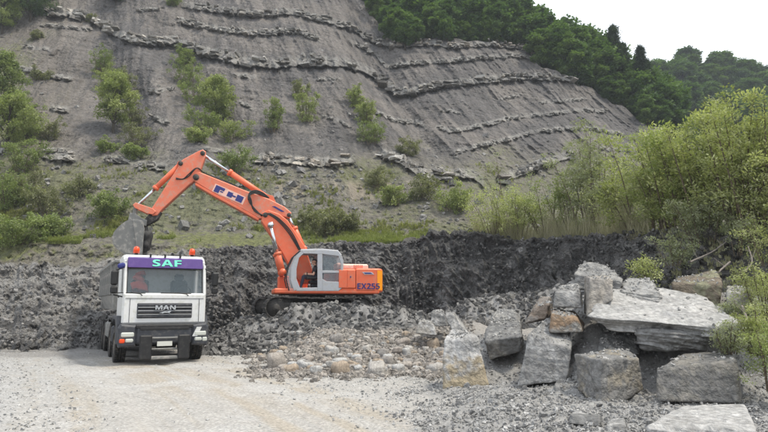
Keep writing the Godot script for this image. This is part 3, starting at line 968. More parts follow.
	boulder("boulder", "grey rock filling the dark hollow under the huge slab", [[598, 352, 11.4], [640, 356, 11.2], [600, 334, 11.9], [638, 336, 11.8]], [[604, 346, 12.8], [642, 348, 12.7], [606, 322, 13.0], [640, 324, 12.9]], dark, grey, 0.09, 0.2)
	boulder("boulder", "crumbled grey rock between leaning and upright boulders", [[490, 322, 13.9], [520, 326, 13.7], [491, 314, 14.2], [516, 316, 14.0]], [[496, 316, 15.0], [522, 318, 14.9], [498, 308, 14.8], [514, 309, 14.7]], grey, Color(0.33, 0.32, 0.3), 0.09, 0.25)

func lump(seed_: float, flat := 0.75, n := 4, round_ := 0.55, amp := 0.10, faceted := false) -> ArrayMesh:
	var C := []
	var g := RandomNumberGenerator.new()
	g.seed = int(seed_ * 1000.0) + 5
	for q in 8:
		C.append(Vector3((0.5 if q & 1 else -0.5) * g.randf_range(0.8, 1.15), (0.5 if q & 2 else -0.5) * flat * g.randf_range(0.75, 1.15), (0.5 if q & 4 else -0.5) * 0.85 * g.randf_range(0.75, 1.15)))
	return rock_mesh(C, n, amp, round_, seed_, Color(0.95, 0.95, 0.95), Color(0.8, 0.8, 0.8), 0.0, Color(0, 0, 0, 0), faceted)

func build_stones() -> void:
	var g := RandomNumberGenerator.new()
	g.seed = 31
	var cob := []
	for k in 7: cob.append(lump(2.0 + k * 1.37, 0.62 + 0.05 * k, 5))
	var tints := [Color(0.50, 0.45, 0.40), Color(0.56, 0.53, 0.49), Color(0.44, 0.39, 0.345), Color(0.50, 0.41, 0.32), Color(0.58, 0.57, 0.55), Color(0.38, 0.355, 0.33)]
	var mats := []
	for t in tints:
		var m: StandardMaterial3D = M.stone.duplicate()
		m.albedo_color = t.linear_to_srgb()
		mats.append(m)
	# the ones that stand out by size or tone
	var marked := [
		[276, 364, 0.55, 0, "large grey brown cobble at the left end of the heap"], [289, 371, 0.42, 3, "tan squarish cobble in front at the heap's left end"],
		[304, 367, 0.34, 4, "small whitish cobble right of the tan one"], [315, 371, 0.36, 4, "pale flat cobble at the heap's front edge"],
		[341, 371, 0.42, 3, "brownish cobble midway along the heap's front edge"], [377, 371, 0.50, 1, "long oval cream cobble at the heap's front edge"],
		[398, 370, 0.32, 4, "whitish cobble right of the cream oval one"], [339, 363, 0.36, 4, "bright cobble in the middle of the heap"],
		[403, 344, 0.36, 2, "reddish grey stone high on the heap's right"], [434, 346, 0.4, 3, "rusty broken stone beside the upright boulder"],
		[337, 342, 0.42, 5, "flat dark slab lying high on the heap"], [437, 369, 0.42, 1, "pale cobble against the upright boulder's foot"]]
	for q in marked:
		put_cobble(q[0], q[1], q[2], cob[g.randi() % 7], mats[q[3]], g, q[4], "")
	var used := 0
	while used < 275:
		var px := g.randf_range(258, 446)
		var t := pow(g.randf(), 1.25)
		var py := lerpf(371.0 + 8.0 * nw.get_noise_1d(px * 0.06), 334.0, t)
		if py > 360.0 and px < 272.0: continue
		if py < 350.0 and px < 290.0 - (345.0 - py): continue
		var s := (0.09 + 0.24 * pow(g.randf(), 1.6)) * (1.0 if t < 0.6 else 0.85)
		if nw.get_noise_2d(px * 0.05, py * 0.1) < -0.35: continue
		put_cobble(px, py, s, cob[g.randi() % 7], mats[g.randi() % 6], g, "tan or pale cobble in the stone heap before the excavator", "cobbles of the stone heap")
		used += 1
	# crumbs: angular chips on the ground at the right, rubble between the cobbles, clods on the dug clay
	var chip := lump(21.0, 0.5, 2, 0.12, 0.16, true)
	var chip2 := lump(23.5, 0.7, 3, 0.3, 0.2, true)
	scatter("gravel", "loose grey angular gravel round the boulders", chip, 36000, 1, g)
	scatter("gravel", "fine tan rubble between the cobbles", chip2, 14000, 2, g)
	scatter("dirt", "dark crumbly clods over the dug clay heap", chip2, 11000, 3, g)
	scatter("gravel", "scattered pale pebbles along the dusty road's sides", chip, 7000, 4, g)
	scatter("gravel", "crumbs of broken rock lying on top of the boulders", chip, 3300, 6, g)
	scatter("dirt", "dark grey clods clinging to the dug bank face", chip2, 7000, 5, g)

func put_cobble(px: float, py: float, s: float, mesh: Mesh, mat: Material, g: RandomNumberGenerator, label: String, group: String) -> void:
	# walk out along the view until the ground is met
	var d := 12.0
	var p := at(px, py, d)
	while d < 27.0:
		p = at(px, py, d)
		if p.y < floor_height(p.x, d) + s * 0.2: break
		d += 0.08
	var o := obj("cobble", mesh, mat)
	o.position = Vector3(p.x, floor_height(p.x, d) + s * 0.24, p.z)
	o.rotation = Vector3(g.randf_range(-0.3, 0.3), g.randf() * TAU, g.randf_range(-0.3, 0.3))
	o.scale = Vector3(s, s * g.randf_range(0.8, 1.05), s)
	tag(o, label, "stone", group)

func scatter(called: String, label: String, mesh: Mesh, count: int, mode: int, g: RandomNumberGenerator) -> void:
	var xs := []
	var cs := PackedColorArray()
	while xs.size() < count:
		var p := Vector3.ZERO
		var s := 0.05
		var col := Color(0.3, 0.3, 0.3)
		if mode == 1:
			var d := 4.6 * pow(15.5 / 4.6, g.randf())
			var px := g.randf_range(385, 800)
			if px < 470.0 and g.randf() > smoothstep(375.0, 480.0, px + 50.0 * nw.get_noise_2d(px * 0.02, d)): continue
			var x := (px - 384.0) / 606.0 * d
			s = 0.014 + 0.048 * pow(g.randf(), 3.0) + (0.1 * g.randf() if g.randf() < 0.015 else 0.0)
			p = Vector3(x, floor_height(x, d) + s * 0.15, -d)
			col = Color(0.27, 0.266, 0.26).lerp(Color(0.66, 0.65, 0.635), pow(g.randf(), 1.6))
		elif mode == 2:
			var d := g.randf_range(12.6, 22.0)
			var px := g.randf_range(235, 480)
			var soft := smoothstep(238.0, 300.0, px + 25.0 * nw.get_noise_1d(d)) * smoothstep(13.0, 15.5, d + 0.8 * nw.get_noise_1d(px * 0.05)) * (1.0 - smoothstep(440.0, 480.0, px)) * (1.0 - smoothstep(19.5, 22.0, d))
			if g.randf() > soft or nw.get_noise_2d(px * 0.03, d * 0.5) < g.randf_range(-0.9, 0.1): continue
			var x := (px - 384.0) / 606.0 * d
			s = 0.03 + 0.12 * pow(g.randf(), 2.0)
			p = Vector3(x, floor_height(x, d) + s * 0.15, -d)
			col = Color(0.26, 0.24, 0.215).lerp(Color(0.56, 0.51, 0.46), g.randf())
		elif mode == 3:
			var d := g.randf_range(19.5, 30.0)
			var px := g.randf_range(190, 610)
			if px > 430.0 and d < 21.0 and px < 470.0: continue
			var x := (px - 384.0) / 606.0 * d
			s = 0.04 + 0.24 * pow(g.randf(), 3.0)
			p = Vector3(x, floor_height(x, d) + s * 0.12, -d)
			var q := g.randf()
			col = Color(0.12, 0.117, 0.115).lerp(Color(0.36, 0.35, 0.335), q * q)
		elif mode == 4:
			var d := 5.0 * pow(22.0 / 5.0, g.randf())
			var px := g.randf_range(-30, 420)
			var x := (px - 384.0) / 606.0 * d
			var off := x + 0.52 * d - 2.4 + 0.0105 * (d - 9.0) * (d - 9.0)
			if g.randf() < 0.985 * (1.0 - smoothstep(1.2, 4.6, absf(off) + 1.2 * n1.get_noise_2d(x * 0.8, d * 0.8))): continue
			s = 0.012 + 0.05 * pow(g.randf(), 3.5)
			p = Vector3(x, floor_height(x, d) + s * 0.15, -d)
			col = Color(0.44, 0.435, 0.42).lerp(Color(0.72, 0.71, 0.69), g.randf())
		elif mode == 6:
			p = tops[g.randi() % tops.size()]
			if nw.get_noise_3d(p.x * 2.2, p.y, p.z * 2.2) < g.randf_range(-0.5, 0.35): continue
			s = 0.012 + 0.055 * pow(g.randf(), 3.0)
			p += Vector3(g.randf_range(-0.03, 0.03), s * 0.12, g.randf_range(-0.03, 0.03))
			col = Color(0.34, 0.335, 0.325).lerp(Color(0.68, 0.66, 0.63), g.randf())
		else:
			var px := g.randf_range(-40, 700)
			var t := pow(g.randf(), 1.35)
			if px < 200.0 and g.randf() < 0.7: continue
			p = bank_point(px, t)
			p += Vector3(0, 0.05, 0.1)
			s = 0.03 + 0.16 * pow(g.randf(), 3.0)
			col = Color(0.13, 0.127, 0.125).lerp(Color(0.36, 0.35, 0.335), pow(g.randf(), 2.0))
			if px > 400.0: col *= 0.7
			if px < 190.0: col = col.lerp(Color(0.42, 0.4, 0.38), g.randf() * 0.8)
		var b := Basis.from_euler(Vector3(g.randf() * TAU, g.randf() * TAU, g.randf() * TAU)).scaled_local(Vector3(s, s * g.randf_range(0.6, 1.0), s * g.randf_range(0.7, 1.2)))
		xs.append(Transform3D(b, p))
		cs.append(col)
	var o := copies(called, mesh, M.stone, xs, cs)
	tag(o, label, "gravel" if called == "gravel" else "clods", "", "stuff")

# ---------- the dump truck: front towards +z, x to the viewer's right
func build_truck() -> void:
	var spot := at(165.5, 302, 17.15)
	var t := thing("dump_truck", "white cab dump truck with purple visor and muddy wheels being loaded", "truck", Vector3(spot.x, 0.0, spot.z), deg_to_rad(28.0))
	var st: SurfaceTool
	# chassis
	st = tool_()
	for s in [-1, 1]: cbox(st, Vector3(s * 0.42, 0.95, -4.4), Vector3(0.12, 0.3, 8.4), 0.015)
	for z in [-0.6, -2.2, -3.8, -5.4, -6.8, -8.4]: cbox(st, Vector3(0, 0.95, z), Vector3(0.8, 0.2, 0.14), 0.015)
	cbox(st, Vector3(0, 0.75, -1.4), Vector3(2.0, 0.16, 0.16), 0.03)
	done("chassis", st, M.black, t)
	# cab shell: side outline carried across, leaving the windscreen and side windows open
	var W := 1.12
	st = tool_()
	# front lower panel, slightly bowed and raked
	var zf := 0.0
	cbox(st, Vector3(0, 1.52, -0.09), Vector3(2 * W, 0.86, 0.16), 0.05)
	# pillars round the windscreen
	for s in [-1, 1]:
		prism(st, [Vector2(-0.02, 1.9), Vector2(-0.16, 1.9), Vector2(-0.355, 2.78), Vector2(-0.195, 2.78)], s * (W - 0.085), s * W, 0.02, Transform3D(Basis(Vector3(0, 0, 1), Vector3.UP, Vector3(1, 0, 0)), Vector3.ZERO))
		# side: sill panel, rear pillar, rail over the window
		cbox(st, Vector3(s * (W - 0.05), 1.5, -0.99), Vector3(0.1, 0.9, 1.64), 0.03)
		cbox(st, Vector3(s * (W - 0.05), 2.3, -1.6), Vector3(0.1, 0.75, 0.42), 0.03)
		cbox(st, Vector3(s * (W - 0.055), 2.78, -1.05), Vector3(0.1, 0.2, 1.5), 0.03)
	cbox(st, Vector3(0, 1.98, -1.84), Vector3(2 * W - 0.02, 1.86, 0.08), 0.03)
	cbox(st, Vector3(0, 1.06, -0.95), Vector3(2 * W - 0.04, 0.06, 1.7), 0.01)
	done("cab_shell", st, M.white, t)
	st = tool_()
	prism(st, [Vector2(-0.29, 2.74), Vector2(-0.33, 2.93), Vector2(-0.5, 3.04), Vector2(-1.2, 3.08), Vector2(-1.82, 3.03), Vector2(-1.86, 2.84)], -W, W, 0.06, Transform3D(Basis(Vector3(0, 0, 1), Vector3.UP, Vector3(1, 0, 0)), Vector3.ZERO))
	done("roof", st, M.white, t)
	# purple sun visor band across the top of the windscreen
	st = tool_()
	prism(st, [Vector2(-0.17, 2.655), Vector2(-0.13, 2.67), Vector2(-0.225, 2.93), Vector2(-0.29, 2.965), Vector2(-0.32, 2.72)], -1.03, 1.03, 0.02, Transform3D(Basis(Vector3(0, 0, 1), Vector3.UP, Vector3(1, 0, 0)), Vector3.ZERO))
	var vis := done("sun_visor", st, M.purple, t)
	letters("SAF", 0.2, 0.02, M.mint, vis, Transform3D(Basis.from_euler(Vector3(-0.36, 0, 0)), Vector3(0.02, 2.80, -0.168)), "lettering", 1.75)
	for x in [-0.42, -0.02, 0.40]:
		st = tool_()
		cbox(st, Vector3(x, 3.02, -0.36), Vector3(0.05, 0.1, 0.08), 0.01)
		done("marker_lamp", st, M.rubber, vis)
	# windscreen
	st = tool_()
	quad(st, Vector3(-1.035, 1.92, -0.075), Vector3(-1.035, 2.72, -0.265), Vector3(1.035, 2.72, -0.265), Vector3(1.035, 1.92, -0.075))
	var scr := done("windscreen", st, M.glass, t)
	st = tool_()
	for y in [1.925, 2.66]:
		bar(st, Vector3(-1.03, y, -0.07 - (y - 1.92) * 0.236), Vector3(1.03, y, -0.07 - (y - 1.92) * 0.236), 0.022, -1, 6)
	for s in [-1, 1]: bar(st, Vector3(s * 1.03, 1.92, -0.07), Vector3(s * 1.03, 2.65, -0.245), 0.022, -1, 6)
	done("seal", st, M.rubber, scr)
	for x in [-0.62, 0.62]:
		st = tool_()
		pipe(st, [Vector3(x, 1.88, -0.01), Vector3(x - 0.06, 1.93, -0.03), Vector3(x - 0.3, 1.965, -0.05)], 0.02, 0.012, 6)
		bar(st, Vector3(x - 0.75, 1.955, -0.055), Vector3(x + 0.08, 1.945, -0.05), 0.016, -1, 6)
		done("wiper", st, M.rubber, t)
	# side windows and what is inside
	for s in [-1, 1]:
		st = tool_()
		quad(st, Vector3(s * 1.09, 1.93, -0.2), Vector3(s * 1.09, 2.66, -0.36), Vector3(s * 1.09, 2.66, -1.42), Vector3(s * 1.09, 1.93, -1.42))
		done("side_window", st, M.glass, t)
	st = tool_()
	cbox(st, Vector3(0, 1.78, -0.34), Vector3(2.04, 0.26, 0.42), 0.05)
	done("dashboard", st, M.rubber, t)
	st = tool_()
	for k in 14:
		var a := TAU * k / 14.0
		var b := TAU * (k + 1) / 14.0
		bar(st, Vector3(0.55 + 0.22 * cos(a), 2.02 + 0.13 * sin(a), -0.6 + 0.17 * sin(a)), Vector3(0.55 + 0.22 * cos(b), 2.02 + 0.13 * sin(b), -0.6 + 0.17 * sin(b)), 0.016, -1, 6)
	done("steering_wheel", st, M.rubber, t)
	for s in [-1, 1]:
		st = tool_()
		cbox(st, Vector3(s * 0.56, 1.6, -1.05), Vector3(0.52, 0.16, 0.5), 0.06)
		cbox(st, Vector3(s * 0.56, 2.0, -1.3), Vector3(0.5, 0.72, 0.14), 0.06, Basis.from_euler(Vector3(-0.15, 0, 0)))
		cbox(st, Vector3(s * 0.56, 2.45, -1.37), Vector3(0.28, 0.2, 0.12), 0.05)
		done("seat", st, M.dark_cloth, t)
	# a red orange jacket hung over the seat on the viewer's left
	st = tool_(true)
	var jp := []
	for k in 9:
		var a := k / 8.0
		jp.append(Vector3(-0.66 + 0.05 * sin(a * 9.0), lerpf(1.95, 2.56, a), -0.62 - 0.14 * a))
	pipe(st, jp, 0.24, 0.13, 12)
	done("hanging_jacket", st, M.red_cloth, t)
	# grille with slats and the maker's name
	st = tool_()
	cbox(st, Vector3(0, 1.46, -0.02), Vector3(1.48, 0.42, 0.06), 0.02)
	var gr := done("grille", st, M.bumper, t)
	for k in 5:
		st = tool_()
		cbox(st, Vector3(0, 1.3 + k * 0.078, 0.018), Vector3(1.42, 0.05, 0.035), 0.01, Basis.from_euler(Vector3(0.3, 0, 0)))
		done("slat", st, M.black if k % 2 else M.bumper, gr)
	st = tool_()
	for k in 3: cbox(st, Vector3(0, 1.355 + k * 0.1, 0.04), Vector3(1.44, 0.012, 0.012), 0.003)
	done("chrome_strip", st, M.silver, gr)
	letters("MAN", 0.115, 0.02, M.chrome, gr, Transform3D(Basis.IDENTITY, Vector3(0.0, 1.545, 0.065)), "lettering", 1.55)
	st = tool_()
	# the running beast under the name: body, head, legs, tail
	prism(st, [Vector2(-0.12, 1.41), Vector2(-0.02, 1.44), Vector2(0.06, 1.43), Vector2(0.12, 1.465), Vector2(0.16, 1.44), Vector2(0.11, 1.41), Vector2(0.15, 1.385), Vector2(0.06, 1.40), Vector2(-0.03, 1.40), Vector2(-0.08, 1.375), Vector2(-0.1, 1.395), Vector2(-0.17, 1.39)], 0.05, 0.07, 0.003)
	done("emblem", st, M.chrome, gr)
	# seams of the front flap
	st = tool_()
	cbox(st, Vector3(0, 1.80, -0.008), Vector3(2.1, 0.014, 0.02), 0.004)
	for s in [-1, 1]: cbox(st, Vector3(s * 0.93, 1.47, -0.008), Vector3(0.012, 0.66, 0.02), 0.003)
	done("panel_seam", st, M.bumper, t)
	# bumper with its lights
	st = tool_()
	cbox(st, Vector3(0, 0.8, 0.03), Vector3(1.5, 0.5, 0.26), 0.05)
	for s in [-1, 1]:
		prism(st, [Vector2(s * 0.74, 0.50), Vector2(s * 1.17, 0.48), Vector2(s * 1.2, 0.6), Vector2(s * 1.2, 1.0), Vector2(s * 1.14, 1.11), Vector2(s * 0.74, 1.06)], -0.2, 0.17, 0.05)
		# arch over the front wheel
		prism(st, [Vector2(-0.1, 0.55), Vector2(-0.32, 0.55), Vector2(-0.5, 1.0), Vector2(-0.9, 1.2), Vector2(-1.55, 1.2), Vector2(-1.85, 1.1), Vector2(-1.85, 1.3), Vector2(-0.2, 1.32), Vector2(-0.1, 1.1)], s * 0.86, s * 1.22, 0.02, Transform3D(Basis(Vector3(0, 0, 1), Vector3.UP, Vector3(1, 0, 0)), Vector3.ZERO))
	done("bumper", st, M.bumper, t)
	st = tool_()
	cbox(st, Vector3(0, 1.03, 0.1), Vector3(1.52, 0.1, 0.16), 0.02)
	cbox(st, Vector3(0, 0.97, 0.165), Vector3(1.3, 0.07, 0.04), 0.01)
	done("step_grille", st, M.black, t)
	for s in [-1, 1]:
		st = tool_()
		cbox(st, Vector3(s * 0.96, 0.82, 0.165), Vector3(0.33, 0.125, 0.06), 0.025)
		done("headlight", st, M.lamp, t)
		st = tool_()
		cbox(st, Vector3(s * 0.91, 0.665, 0.165), Vector3(0.2, 0.1, 0.06), 0.025)
		done("fog_lamp", st, M.lamp, t)
		st = tool_()
		cbox(st, Vector3(s * 1.09, 0.655, 0.165), Vector3(0.14, 0.12, 0.06), 0.03)
		done("indicator", st, M.amber if s < 0 else M.lamp, t)
	# plough mount: two upright plates, a cross bar and the number plate
	for s in [-1, 1]:
		st = tool_()
		cbox(st, Vector3(s * 0.50, 0.47, 0.3), Vector3(0.32, 0.66, 0.1), 0.03)
		done("mount_plate", st, M.black, t)
	st = tool_()
	cbox(st, Vector3(0, 0.19, 0.27), Vector3(1.3, 0.09, 0.1), 0.02)
	cbox(st, Vector3(0, 0.72, 0.24), Vector3(0.7, 0.05, 0.05), 0.015)
	cbox(st, Vector3(0, 0.42, 0.22), Vector3(0.7, 0.05, 0.05), 0.015)
	done("cross_bar", st, M.steel, t)
	st = tool_()
	cbox(st, Vector3(0, 0.56, 0.235), Vector3(0.4, 0.13, 0.02), 0.006)
	done("number_plate", st, M.plate, t)
	st = tool_()
	prism(st, [Vector2(0.74, 0.74), Vector2(0.88, 0.74), Vector2(1.0, 1.0), Vector2(0.86, 1.0)], 0.172, 0.182, 0.0)
	done("white_stripe", st, M.white, t)
	# amber beacons
	for x in [-0.78, 0.78]:
		st = tool_(true)
		var prof := [Vector2(0, 0.001), Vector2(0, 0.09), Vector2(0.12, 0.085), Vector2(0.18, 0.06), Vector2(0.2, 0.001)]
		var m := tool_(true)
		lathe_x(m, prof, 14)
		var o := done("beacon", m, M.amber, t)
		o.rotation.z = PI / 2
		o.position = Vector3(x, 3.1, -0.62)
		st = tool_()
		bar(st, Vector3(x, 3.0, -0.62), Vector3(x, 3.11, -0.62), 0.05, -1, 10)
		done("beacon_foot", st, M.rubber, t)
	# mirrors
	for s in [-1, 1]:
		st = tool_()
		cbox(st, Vector3(s * 1.36, 2.36, -0.02), Vector3(0.19, 0.42, 0.11), 0.05)
		cbox(st, Vector3(s * 1.36, 2.03, -0.02), Vector3(0.19, 0.2, 0.11), 0.04)
		var mi := done("mirror", st, M.rubber, t)
		st = tool_()
		bar(st, Vector3(s * 1.36, 2.55, -0.05), Vector3(s * 1.08, 2.68, -0.2), 0.02, -1, 7)
		bar(st, Vector3(s * 1.36, 1.9, -0.05), Vector3(s * 1.1, 1.84, -0.14), 0.02, -1, 7)
		done("mirror_arm", st, M.rubber, mi)
	st = tool_()
	cbox(st, Vector3(-1.2, 2.7, -0.05), Vector3(0.2, 0.14, 0.12), 0.04, Basis.from_euler(Vector3(0, 0, 0.3)))
	done("kerb_mirror", st, M.blue, t)
	for s in [-1, 1]:
		st = tool_()
		cbox(st, Vector3(s * 1.13, 1.85, -1.3), Vector3(0.04, 0.05, 0.18), 0.015)
		done("door_handle", st, M.rubber, t)
		st = tool_()
		cbox(st, Vector3(s * 1.11, 0.75, -1.9), Vector3(0.22, 0.5, 0.3), 0.05)
		done("step_box", st, M.bumper, t)
	# wheels: two steering axles, two driven axles with twin tyres
	var tyre := tool_(true)
	lathe_x(tyre, [Vector2(-0.155, 0.31), Vector2(-0.16, 0.42), Vector2(-0.15, 0.485), Vector2(-0.115, 0.515), Vector2(-0.05, 0.52), Vector2(-0.045, 0.505), Vector2(-0.03, 0.505), Vector2(-0.025, 0.52), Vector2(0.025, 0.52), Vector2(0.03, 0.505), Vector2(0.045, 0.505), Vector2(0.05, 0.52), Vector2(0.115, 0.515), Vector2(0.15, 0.485), Vector2(0.16, 0.42), Vector2(0.155, 0.31)], 40)
	tyre.generate_normals()
	var tyre_mesh := tyre.commit()
	var rim := tool_(true)
	lathe_x(rim, [Vector2(0.14, 0.31), Vector2(0.11, 0.29), Vector2(0.02, 0.27), Vector2(0.03, 0.17), Vector2(0.12, 0.14), Vector2(0.14, 0.1), Vector2(0.14, 0.001)], 24)
	lathe_x(rim, [Vector2(-0.14, 0.31), Vector2(-0.11, 0.29), Vector2(-0.02, 0.27), Vector2(-0.02, 0.001)], 24)
	rim.generate_normals()
	var rim_mesh := rim.commit()
	# cleats of the tread
	var lug := tool_()
	for k in 44:
		var a := TAU * k / 44.0
		for s in [-1, 1]:
			cbox(lug, Vector3(s * 0.095, 0.52 * cos(a + s * 0.035), 0.52 * sin(a + s * 0.035)), Vector3(0.1, 0.03, 0.035), 0.006, Basis.from_euler(Vector3(a, 0, 0)))
	lug.generate_normals()
	var lug_mesh := lug.commit()
	for ax in [[-1.05, 1], [-2.85, 1], [-5.55, 2], [-6.95, 2]]:
		for s in [-1, 1]:
			for k in ax[1]:
				var w := Node3D.new()
				w.name = "wheel"
				t.add_child(w, true)
				w.position = Vector3(s * (1.05 - k * 0.34), 0.515, ax[0])
				if s < 0: w.rotation.y = PI
				obj("tyre", tyre_mesh, M.tyre, w)
				obj("tread", lug_mesh, M.tyre, w)
				obj("rim", rim_mesh, M.rim, w)
	st = tool_()
	for z in [-1.05, -2.85, -5.55, -6.95]: bar(st, Vector3(-0.95, 0.52, z), Vector3(0.95, 0.52, z), 0.09, -1, 10)
	done("axle", st, M.black, t)
	# tank and battery box between the axles
	for s in [-1, 1]:
		st = tool_()
		cbox(st, Vector3(s * 0.98, 0.8, -4.2), Vector3(0.5, 0.55, 1.2), 0.08)
		done("fuel_tank", st, M.steel, t)
		st = tool_()
		prism(st, [Vector2(-2.2, 1.06), Vector2(-2.35, 1.16), Vector2(-3.35, 1.16), Vector2(-3.5, 1.06), Vector2(-3.5, 1.1), Vector2(-3.38, 1.2), Vector2(-2.32, 1.2), Vector2(-2.2, 1.1)], s * 0.85, s * 1.22, 0.0, Transform3D(Basis(Vector3(0, 0, 1), Vector3.UP, Vector3(1, 0, 0)), Vector3.ZERO))
		done("mudguard", st, M.rubber, t)
	# tipper body: walls leaning out, ribs, a sloped skirt and a headboard
	var body := tool_()
	var Y0 := 1.45
	var Y1 := 2.92
	var Z0 := -2.25
	var Z1 := -8.3
	for s in [-1, 1]:
		prism(body, [Vector2(s * 1.02, Y0), Vector2(s * 1.08, Y0), Vector2(s * 1.27, Y0 + 0.5), Vector2(s * 1.27, Y1), Vector2(s * 1.21, Y1), Vector2(s * 1.21, Y0 + 0.53)], Z0, Z1, 0.0)
	cbox(body, Vector3(0, Y0 + 0.04, (Z0 + Z1) / 2), Vector3(2.1, 0.08, -(Z1 - Z0)), 0.01)
	cbox(body, Vector3(0, (Y0 + Y1) / 2, Z0), Vector3(2.44, Y1 - Y0, 0.07), 0.015)
	cbox(body, Vector3(0, (Y0 + Y1) / 2, Z1 + 0.04), Vector3(2.44, Y1 - Y0, 0.07), 0.015)
	var tb := done("tipper_body", body, M.tipper, t)
	for s in [-1, 1]:
		st = tool_()
		cbox(st, Vector3(s * 1.27, Y1 - 0.03, (Z0 + Z1) / 2), Vector3(0.14, 0.14, 6.1), 0.03)
		done("top_rail", st, M.steel, tb)
		for k in 8:
			st = tool_()
			cbox(st, Vector3(s * 1.29, (Y0 + Y1) / 2 + 0.22, lerpf(Z0 - 0.1, Z1 + 0.15, k / 7.0)), Vector3(0.08, 1.0, 0.12), 0.02)
			done("rib", st, M.steel, tb)
	st = tool_()
	cbox(st, Vector3(0, Y1 + 0.02, Z0 + 0.12), Vector3(2.5, 0.1, 0.3), 0.02)
	done("head_rail", st, M.steel, tb)
	# the load: a heap of dark dug clay
	var nu := 40
	var nv := 70
	var v := PackedVector3Array()
	var c := PackedColorArray()
	for j in nv:
		for i in nu:
			var x := lerpf(-1.2, 1.2, i / float(nu - 1))
			var z := lerpf(Z0 - 0.06, Z1 + 0.1, j / float(nv - 1))
			var e := (1.0 - pow(absf(x) / 1.25, 3.0)) * sin(PI * clampf(j / float(nv - 1), 0.04, 0.96))
			v.append(Vector3(x, 2.15 + 0.75 * e + 0.18 * n1.get_noise_2d(x * 2.0, z * 2.0) + 0.15 * (nc.get_noise_2d(x * 2.5, z * 2.5) + 0.7), z))
			c.append(Color(0.12, 0.118, 0.115) * (1.0 + 0.4 * n1.get_noise_2d(x * 6.0, z * 6.0)))
	var load_ := obj("clay_load", sheet(nu, nv, v, c), M.clay)
	load_.transform = t.transform
	tag(load_, "heap of dark dug clay inside the truck's tipper body", "clay")

# ---------- the excavator: forward is local +x, its left side (towards the camera) is -z
var ex: Node3D
var ex_up: Transform3D

func bp(px: float, py: float, z := 0.0) -> Vector2:
	# where the sight line meets the upright plane z = const of the machine
	var inv := ex_up.affine_inverse()
	var o := inv * Vector3(0, EYE, 0)
	var r := inv.basis * ray(px, py)
	var k := (z - o.z) / r.z
	var p := o + r * k
	return Vector2(p.x, p.y)

func bps(list: Array, z := 0.0) -> Array:
	return list.map(func(q): return bp(q[0], q[1], z))

func b3(px: float, py: float, z := 0.0) -> Vector3:
	var p := bp(px, py, z)
	return Vector3(p.x, p.y, z)

func cylinder_set(t: Node, a: Vector3, b: Vector3, r: float, share: float, called := "hydraulic_cylinder") -> void:
	# barrel from a, rod on to b
	var m := a.lerp(b, share)
	var st := tool_(true)
	bar(st, a, m, r, -1, 12)
	bar(st, m - (m - a).normalized() * 0.12, m, r * 1.25, -1, 12)
	var side := Vector3(0, 0, r * 1.2)
	bar(st, a - side, a + side, r * 1.1, -1, 12)
	var o := done(called, st, M.orange, t)
	st = tool_(true)
	bar(st, m, b, r * 0.52, -1, 10)
	bar(st, b - side, b + side, r * 0.95, -1, 10)
	done("rod", st, M.chrome, o)

